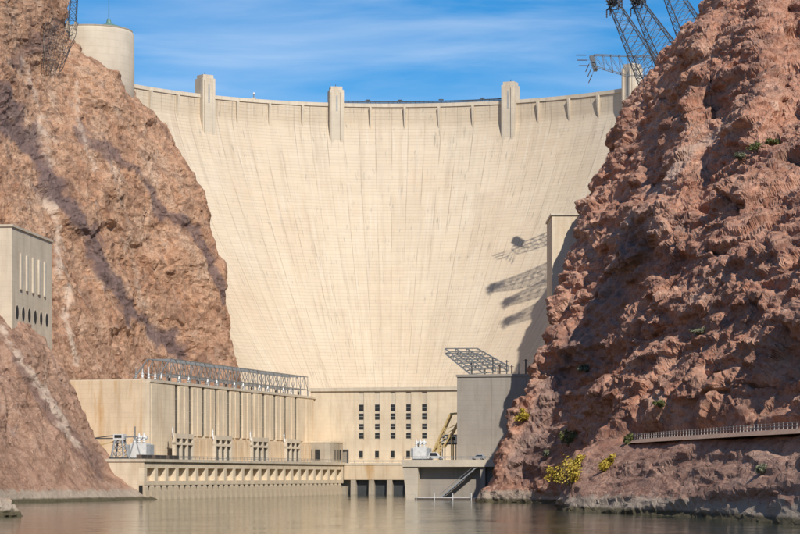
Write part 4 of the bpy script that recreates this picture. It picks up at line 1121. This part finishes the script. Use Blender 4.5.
MB().box(-0.4, 26, -0.4, 30, 53.0, 53.8).build('roof', M['conc_pale'], e)
for k in range(4): MB().box(8.6, 8.8, -0.1, 0.0, 30 + k * 2.4, 31.6 + k * 2.4).build('vent', M['steel_dark'], e)
MB().box(4.0, 5.6, -0.5, 0.0, 22, 25).build('hatch', M['white'], e)

# ------------------------------------------------------------------ round visitor tower on the left rim
vt = empty('round_tower', (-126.0, 1004, 148), 0, 'smooth round tan concrete tower with green cone roof and spire on the rim', 'tower')
ZTW = CAMZ + (HV - 26) / F * 990 - 148
MB().lathe([(17.2, -20), (17.0, ZTW - 1.2), (16.6, ZTW - 0.4), (16.2, ZTW)], 96).build('drum_wall', M['conc_tower'], vt, True)
MB().lathe([(16.4, ZTW), (16.4, ZTW + 0.5), (9, ZTW + 0.8)], 64).build('roof_edge', M['conc_dark'], vt)
MB().lathe([(6.6, ZTW + 0.6), (3.6, ZTW + 1.7), (1.1, ZTW + 2.6), (0.7, ZTW + 4.4)], 32, 7.4, -6).build('cone_roof', M['copper'], vt)
MB().bar((7.4, -6, ZTW + 4.2), (7.4, -6, ZTW + 22), 0.36, 8, 0.2).build('spire', M['copper'], vt)
ang = math.radians(-92)
MB().box(0.0 - 0.9, 0.9, -17.4, -16.8, 17.5, 20.3).build('window', M['blind'], vt)

def lattice(mb, base, top, n, leg, web):
    for i in range(4): mb.bar(base[i], top[i], leg)
    for k in range(n):
        t0, t1 = k / n, (k + 1) / n
        for i in range(4):
            j = (i + 1) % 4
            a0, a1 = base[i].lerp(top[i], t0), base[i].lerp(top[i], t1); b0, b1 = base[j].lerp(top[j], t0), base[j].lerp(top[j], t1)
            mb.bar(a0, b1, web); mb.bar(b0, a1, web); mb.bar(a1, b1, web)
def lat_mast(name, base, top, rb, rt, n, label, cat, mat, leg=0.3, web=0.15, group=None):
    base, top = Vector(base), Vector(top); e = empty(name, base, 0, label, cat, group); d = top - base
    ax = d.normalized(); a = ax.cross(Vector((0, 1, 0))).normalized(); b = ax.cross(a)
    sq = [(-1, -1), (1, -1), (1, 1), (-1, 1)]
    m = MB(); lattice(m, [rb * (x * a + y * b) for x, y in sq], [d + rt * (x * a + y * b) for x, y in sq], n, leg, web)
    m.build('lattice_legs', mat, e)
    for i, (x, y) in enumerate(sq): MB().bar(rb * (x * a + y * b), rb * (x * a + y * b) - ax * 3.0, 0.8).build('footing', M['conc_dark'], e)
    return e, d, a, b
# small antenna mast behind the netted rock
e, d, a, b = lat_mast('antenna_mast', P(72, 22, 975), P(76, -25, 975), 1.6, 1.0, 7, 'thin lattice antenna mast rising behind the rock beside the round tower', 'mast', M['steel_dark'], 0.2, 0.12)
MB().bar(d * 0.55 - a * 3, d * 0.55 + a * 3, 0.2).build('crossarm', M['steel_dark'], e)

# rockfall net
net = empty('rockfall_net', P(62, 66, 940), 0, 'dark rockfall wire net hanging over the slope beside the round tower', 'net')
o0 = Vector(net.location)
def off_rock(u, v, dflt):
    p = surf_at(WL, u, v); return P(u, v, (p.y if p else dflt) - 3.0)
Lc = [off_rock(46, 18, 955), off_rock(43, 42, 952), off_rock(44, 70, 950)]
Rc = [P(79, 22, min(978, off_rock(74, 24, 978).y)), P(73, 45, off_rock(70, 46, 974).y), off_rock(60, 68, 962)]
def cur(q, t): return (q[0] * (1-t)**2 + q[1] * 2*t*(1-t) + q[2] * t*t) - o0
nu, nv_ = 11, 12
def npt(i, j): 
    p = cur(Lc, j / nv_).lerp(cur(Rc, j / nv_), i / nu); return p + Vector((0.25 * math.sin(i*2.1 + j), -1.5 * math.sin(math.pi * i / nu), 0.25 * math.sin(i + j * 1.7)))
for i in range(nu + 1):
    b = MB()
    for j in range(nv_): b.bar(npt(i, j), npt(i, j + 1), 0.2 if i in (0, nu) else 0.1)
    b.build('cable', M['net'], net)
for j in range(nv_ + 1):
    b = MB()
    for i in range(nu): b.bar(npt(i, j), npt(i + 1, j), 0.1)
    b.build('cable', M['net'], net)
gg = empty('catwalk', P(62, 68, 958), 0, 'dark steel catwalk fixed across the foot of the round tower', 'catwalk')
c0 = Vector(gg.location)
MB().bar(P(50, 66, 950) - c0, P(60, 70, 955) - c0, 0.5).bar(P(60, 70, 955) - c0, P(86, 71, 968) - c0, 0.6).build('deck', M['steel_dark'], gg)
for k in range(6): q = P(62 + k * 4.6, 70.5, 956 + k * 2.4) - c0; MB().bar(q, q + Vector((0, 0, 1.4)), 0.16).build('post', M['steel_dark'], gg)

# ------------------------------------------------------------------ leaning transmission towers on the right rim
def insulators(parent, pts, drop, n=6):
    for p in pts:
        prof_ = []
        for k in range(n): prof_ += [(0.12, -drop * k / n), (0.42, -drop * (k + 0.4) / n)]
        prof_.append((0.1, -drop)); m = MB().lathe([(r, z) for r, z in reversed(prof_)], 6); o = m.build('insulator_string', M['porcelain'], parent); o.location = p
def pylon(base, top, rb, rt, n, label, arms):
    e, d, a, b = lat_mast('transmission_pylon', base, top, rb, rt, n, label, 'pylon', M['pylon'], 0.30, 0.15, 'leaning pylons on the canyon rim')
    ax = d.normalized()
    m = MB()
    for (t, L_) in arms:
        p = d * t
        for s_ in (-1, 1):
            q = p + a * (s_ * L_)
            m.bar(p + b * 1.0, q, 0.3); m.bar(p - b * 1.0, q, 0.3); m.bar(p - ax * 2.5, q, 0.25)
        insulators(e, [p + a * L_, p - a * L_, p + a * L_ * 0.55, p - a * L_ * 0.55], 3.2)
    m.build('crossarm', M['steel_dark'], e)
    m = MB()
    for k in range(26):
        an = k * 0.97; rr_ = 0.8 + 1.9 * ((k * 7) % 5) / 4; m.bar(d + (a * math.cos(an) + b * math.sin(an)) * 0.7 - ax * 1.6, d + (a * math.cos(an) + b * math.sin(an)) * rr_ + ax * 1.8, 0.3); m.bar(d + (a * math.cos(an) + b * math.sin(an)) * rr_ - ax * 1.2, d + (a * math.cos(an + 0.9) + b * math.sin(an + 0.9)) * rr_ + ax * 0.8, 0.22)
    m.build('head_fitting', M['steel_dark'], e)
    return e, d, a, b
pylon(P(656, 84, 990), P(613, 2, 968), 5.5, 1.7, 10, 'tall dark lattice pylon leaning out over the dam from the rim', [(0.97, 3.6)])
pylon(P(674, 66, 974), P(637, 1, 954), 5.5, 1.7, 9, 'second dark lattice pylon leaning beside the tallest one on the rim', [(0.97, 3.6)])
pylon(P(698, 44, 950), P(660, -30, 930), 5.5, 1.7, 9, 'dark lattice pylon highest up the rim with its head above the rock', [(0.95, 4.5)])
bm_ = empty('lattice_boom', P(660, 64, 1016), 0, 'horizontal dark lattice boom with insulator head reaching out from the rim', 'boom')
b0 = Vector(bm_.location)
hd = [P(594, 56, 1010) - b0, P(594, 56, 996) - b0]
m = MB()
ptsT = [P(594 + k * 8.25, 55 + 0.2 * k, 1010) - b0 for k in range(9)]
ptsB = [P(597 + k * 8.0, 67 + 0.3 * k + (2.0 * k if k < 4 else 8 - 0.6 * (k - 4)), 1010) - b0 for k in range(9)]
for off in (Vector((0, -1.6, 0)), Vector((0, 1.6, 0))):
    for k in range(8):
        m.bar(ptsT[k] + off, ptsT[k+1] + off, 0.32); m.bar(ptsB[k] + off, ptsB[k+1] + off, 0.26)
        m.bar(ptsT[k] + off, ptsB[k] + off, 0.16); m.bar(ptsT[k] + off, ptsB[k+1] + off, 0.16)
for k in range(9): m.bar(ptsT[k] + Vector((0, -1.6, 0)), ptsT[k] + Vector((0, 1.6, 0)), 0.2); m.bar(ptsB[k] + Vector((0, -1.6, 0)), ptsB[k] + Vector((0, 1.6, 0)), 0.2)
m.build('boom_frame', M['pylon'], bm_)
MB().frus([(ptsB[0].x - 0.8, -2, ptsB[0].z - 0.5), (ptsB[0].x + 0.6, -2, ptsB[0].z - 0.5), (ptsB[0].x + 0.6, 2, ptsB[0].z - 0.5), (ptsB[0].x - 0.8, 2, ptsB[0].z - 0.5)],
          [(ptsT[0].x - 1.4, -2, ptsT[0].z + 0.6), (ptsT[0].x + 0.2, -2, ptsT[0].z + 0.6), (ptsT[0].x + 0.2, 2, ptsT[0].z + 0.6), (ptsT[0].x - 1.4, 2, ptsT[0].z + 0.6)]).build('head_plate', M['pylon'], bm_)
for k, (ua, va) in enumerate(((576, 55), (577, 60), (579, 65.5))):
    q = P(ua, va, 1009) - b0; r = P(ua + 10, va, 1009) - b0; MB().bar(q, r, 0.42, 6).bar(r, P(591 + k, va, 1009) - b0, 0.12).build('insulator_string', M['porcelain'], bm_)
for k, (ua, va) in enumerate(((589, 64), (591, 69), (592, 75))):
    q = P(ua, va, 1009) - b0; MB().bar(q, q + Vector((-1.4, 0, -3.2)), 0.42, 6).bar(q, P(594 + k, 58 + 3 * k, 1009) - b0, 0.14).build('insulator_string', M['porcelain'], bm_)

# ------------------------------------------------------------------ ledge walkway with railing on the right bank
path_px = [(830, 429.5, 404), (800, 430, 420), (760, 431, 442), (700, 433, 485), (665, 435, 514), (634, 437, 546)]
pp = [P(*t) for t in path_px]; 
zz = 15.75
wk = empty('ledge_walkway', (pp[0].x, pp[0].y, zz), 0, 'dusty brown concrete ledge path running along the foot of the red cliff', 'walkway')
for a, c in zip(pp[:-1], pp[1:]):
    a2 = Vector((a.x, a.y, 0)) - Vector((pp[0].x, pp[0].y, 0)); c2 = Vector((c.x, c.y, 0)) - Vector((pp[0].x, pp[0].y, 0))
    d_ = (c2 - a2).normalized(); n_ = Vector((d_.y, -d_.x, 0))
    if n_.x < 0: n_ = -n_
    b = MB().frus([a2 + Vector((0, 0, -0.9)) - n_ * 1.3, a2 + n_ * 6 + Vector((0, 0, -0.9)), c2 + n_ * 6 + Vector((0, 0, -0.9)), c2 - n_ * 1.3 + Vector((0, 0, -0.9))],
                  [a2 - n_ * 0.1, a2 + n_ * 6, c2 + n_ * 6, c2 - n_ * 0.1]); b.build('path_section', M['conc_path'], wk)
railing('ledge_railing', [(p.x + 0.25, p.y, zz) for p in pp], 'pale grey steel handrail along the ledge path at the foot of the red cliff', spacing=2.4, w=0.10, rails=(0.6, 1.1), h=1.2, mat=M['rail'])

# ------------------------------------------------------------------ shrubs and loose rocks
def shrub(loc, rx, rz_, n, mat, label, leaf=0.32):
    e = empty('desert_shrub', loc, 0, label, 'shrub', 'shrubs growing from the rock')
    b = MB()
    for k in range(7):
        a = random.uniform(0, 6.28); q = Vector((math.cos(a) * rx * 0.6, math.sin(a) * rx * 0.6, rz_ * random.uniform(0.7, 1.1)))
        b.bar((0, 0, -0.6), q * 0.5 + Vector((0, 0, 0.1)), 0.16, 4, 0.1); b.bar(q * 0.5 + Vector((0, 0, 0.1)), q, 0.1, 4, 0.03)
    b.build('stem', M['bark'], e)
    f = MB()
    cl = [Vector((random.gauss(0, .45) * rx, random.gauss(0, .45) * rx, abs(random.gauss(.55, .3)) * rz_)) for _ in range(14)]
    for k in range(n):
        c = random.choice(cl); p = c + Vector((random.gauss(0, .17) * rx, random.gauss(0, .17) * rx, random.gauss(0, .15) * rz_))
        if p.z < -0.2: p.z = 0.1
        s_ = leaf * random.uniform(0.6, 1.3)
        a = Vector((random.gauss(0, 1), random.gauss(0, 1), random.gauss(0, 1))).normalized(); t = a.orthogonal().normalized(); w = a.cross(t)
        f.add([p - t * s_, p + w * s_ * 0.5, p + t * s_, p - w * s_ * 0.5], [(0, 1, 2, 3)])
    f.build('foliage', mat, e)
SH = [(522, 417, 2.4, 2.4, 'leaf_y', 'bright yellow shrub high on the rock spur beside the grey wing'),
      (569, 484, 4.0, 5.4, 'leaf_y', 'largest golden yellow shrub low in the cleft above the pale waterline rock'),
      (555, 478, 2.8, 3.4, 'leaf_y', 'small golden shrub next to the largest yellow shrub in the cleft'),
      (567, 443, 2.4, 3.0, 'leaf_g', 'olive yellow shrub in the cleft above the golden shrubs'),
      (603, 467, 2.0, 2.2, 'leaf_y', 'yellow green shrub on the slope below the end of the ledge path'),
      (626, 440, 1.4, 1.7, 'leaf_g', 'small olive shrub at the end of the ledge railing'),
      (577, 463, 1.6, 2.0, 'leaf_y', 'narrow golden shrub squeezed between the largest shrub and the pale slope'),
      (546, 452, 1.2, 1.2, 'leaf_gr', 'grey green tuft on the rock left of the olive yellow shrub'.replace(' left of', ' beside')),
      (700, 330, 1.3, 1.0, 'leaf_gr', 'grey green tuft halfway up the red cliff above the ledge railing'),
      (660, 405, 1.2, 1.0, 'leaf_g', 'small olive tuft on the cliff just above the ledge railing'),
      (772, 140, 1.8, 1.2, 'leaf_g', 'olive tuft uphill of the flat olive shrub patch on the cliff'),
      (755, 150, 2.6, 1.6, 'leaf_g', 'flat olive shrub patch high on the red cliff ledge'),
      (738, 156, 1.6, 1.0, 'leaf_gr', 'thin grey green tuft beside the flat olive shrub high on the cliff'),
      (585, 368, 1.8, 1.4, 'leaf_gr', 'grey green bush on the red spur above the yellow shrub'),
      (762, 468, 1.3, 0.9, 'leaf_gr', 'small grey green tuft on the rock below the ledge path')]
for (u, v, rx, rz_, mt, lb) in SH:
    p = surf_at(WR, u, v + 2)
    if p is None: continue
    shrub(p + Vector((0, -0.3, 0.0)), rx, rz_, 1300, M[mt], lb)

def boulder(loc, r, sc, mat, label, seed, group=None):
    n, k = 40, 26; vs = []
    th = np.linspace(0, 2*np.pi, n, endpoint=False); ph = np.linspace(-np.pi/2, np.pi/2, k)
    dirs = np.array([[math.cos(p_)*math.cos(t), math.cos(p_)*math.sin(t), math.sin(p_)] for p_ in ph for t in th])
    f1, e1, _ = facets(dirs * 1.3 + seed, seed); f2, e2, _ = facets(dirs * 3.1 + seed, seed + 3)
    rr = r * (1 + 0.22 * f1 + 0.08 * f2 + 0.05 * fbm(dirs * 4 + seed, seed, 3))
    v = dirs * rr[:, None] * np.array(sc)
    fs = [(j*n+i, j*n+(i+1) % n, (j+1)*n+(i+1) % n, (j+1)*n+i) for j in range(k-1) for i in range(n)]
    me = bpy.data.meshes.new('boulder'); me.from_pydata(v.tolist(), [], fs); me.update(); me.materials.append(mat)
    at = me.attributes.new('rock', 'FLOAT_COLOR', 'POINT'); at.data.foreach_set('color', np.tile(np.array([0.5, 0, 0.3, 0.5], np.float32), len(v)))
    o = bpy.data.objects.new('boulder', me); col.objects.link(o); o.location = loc; tag(o, label, 'boulder', group); return o
q = P(-4, 511, 462)
boulder((q.x, q.y, 0.0), 4.2, (1.0, 1.3, 0.8), M['rock_l'], 'pale boulder standing alone in the river off the pinkish slope', 71)
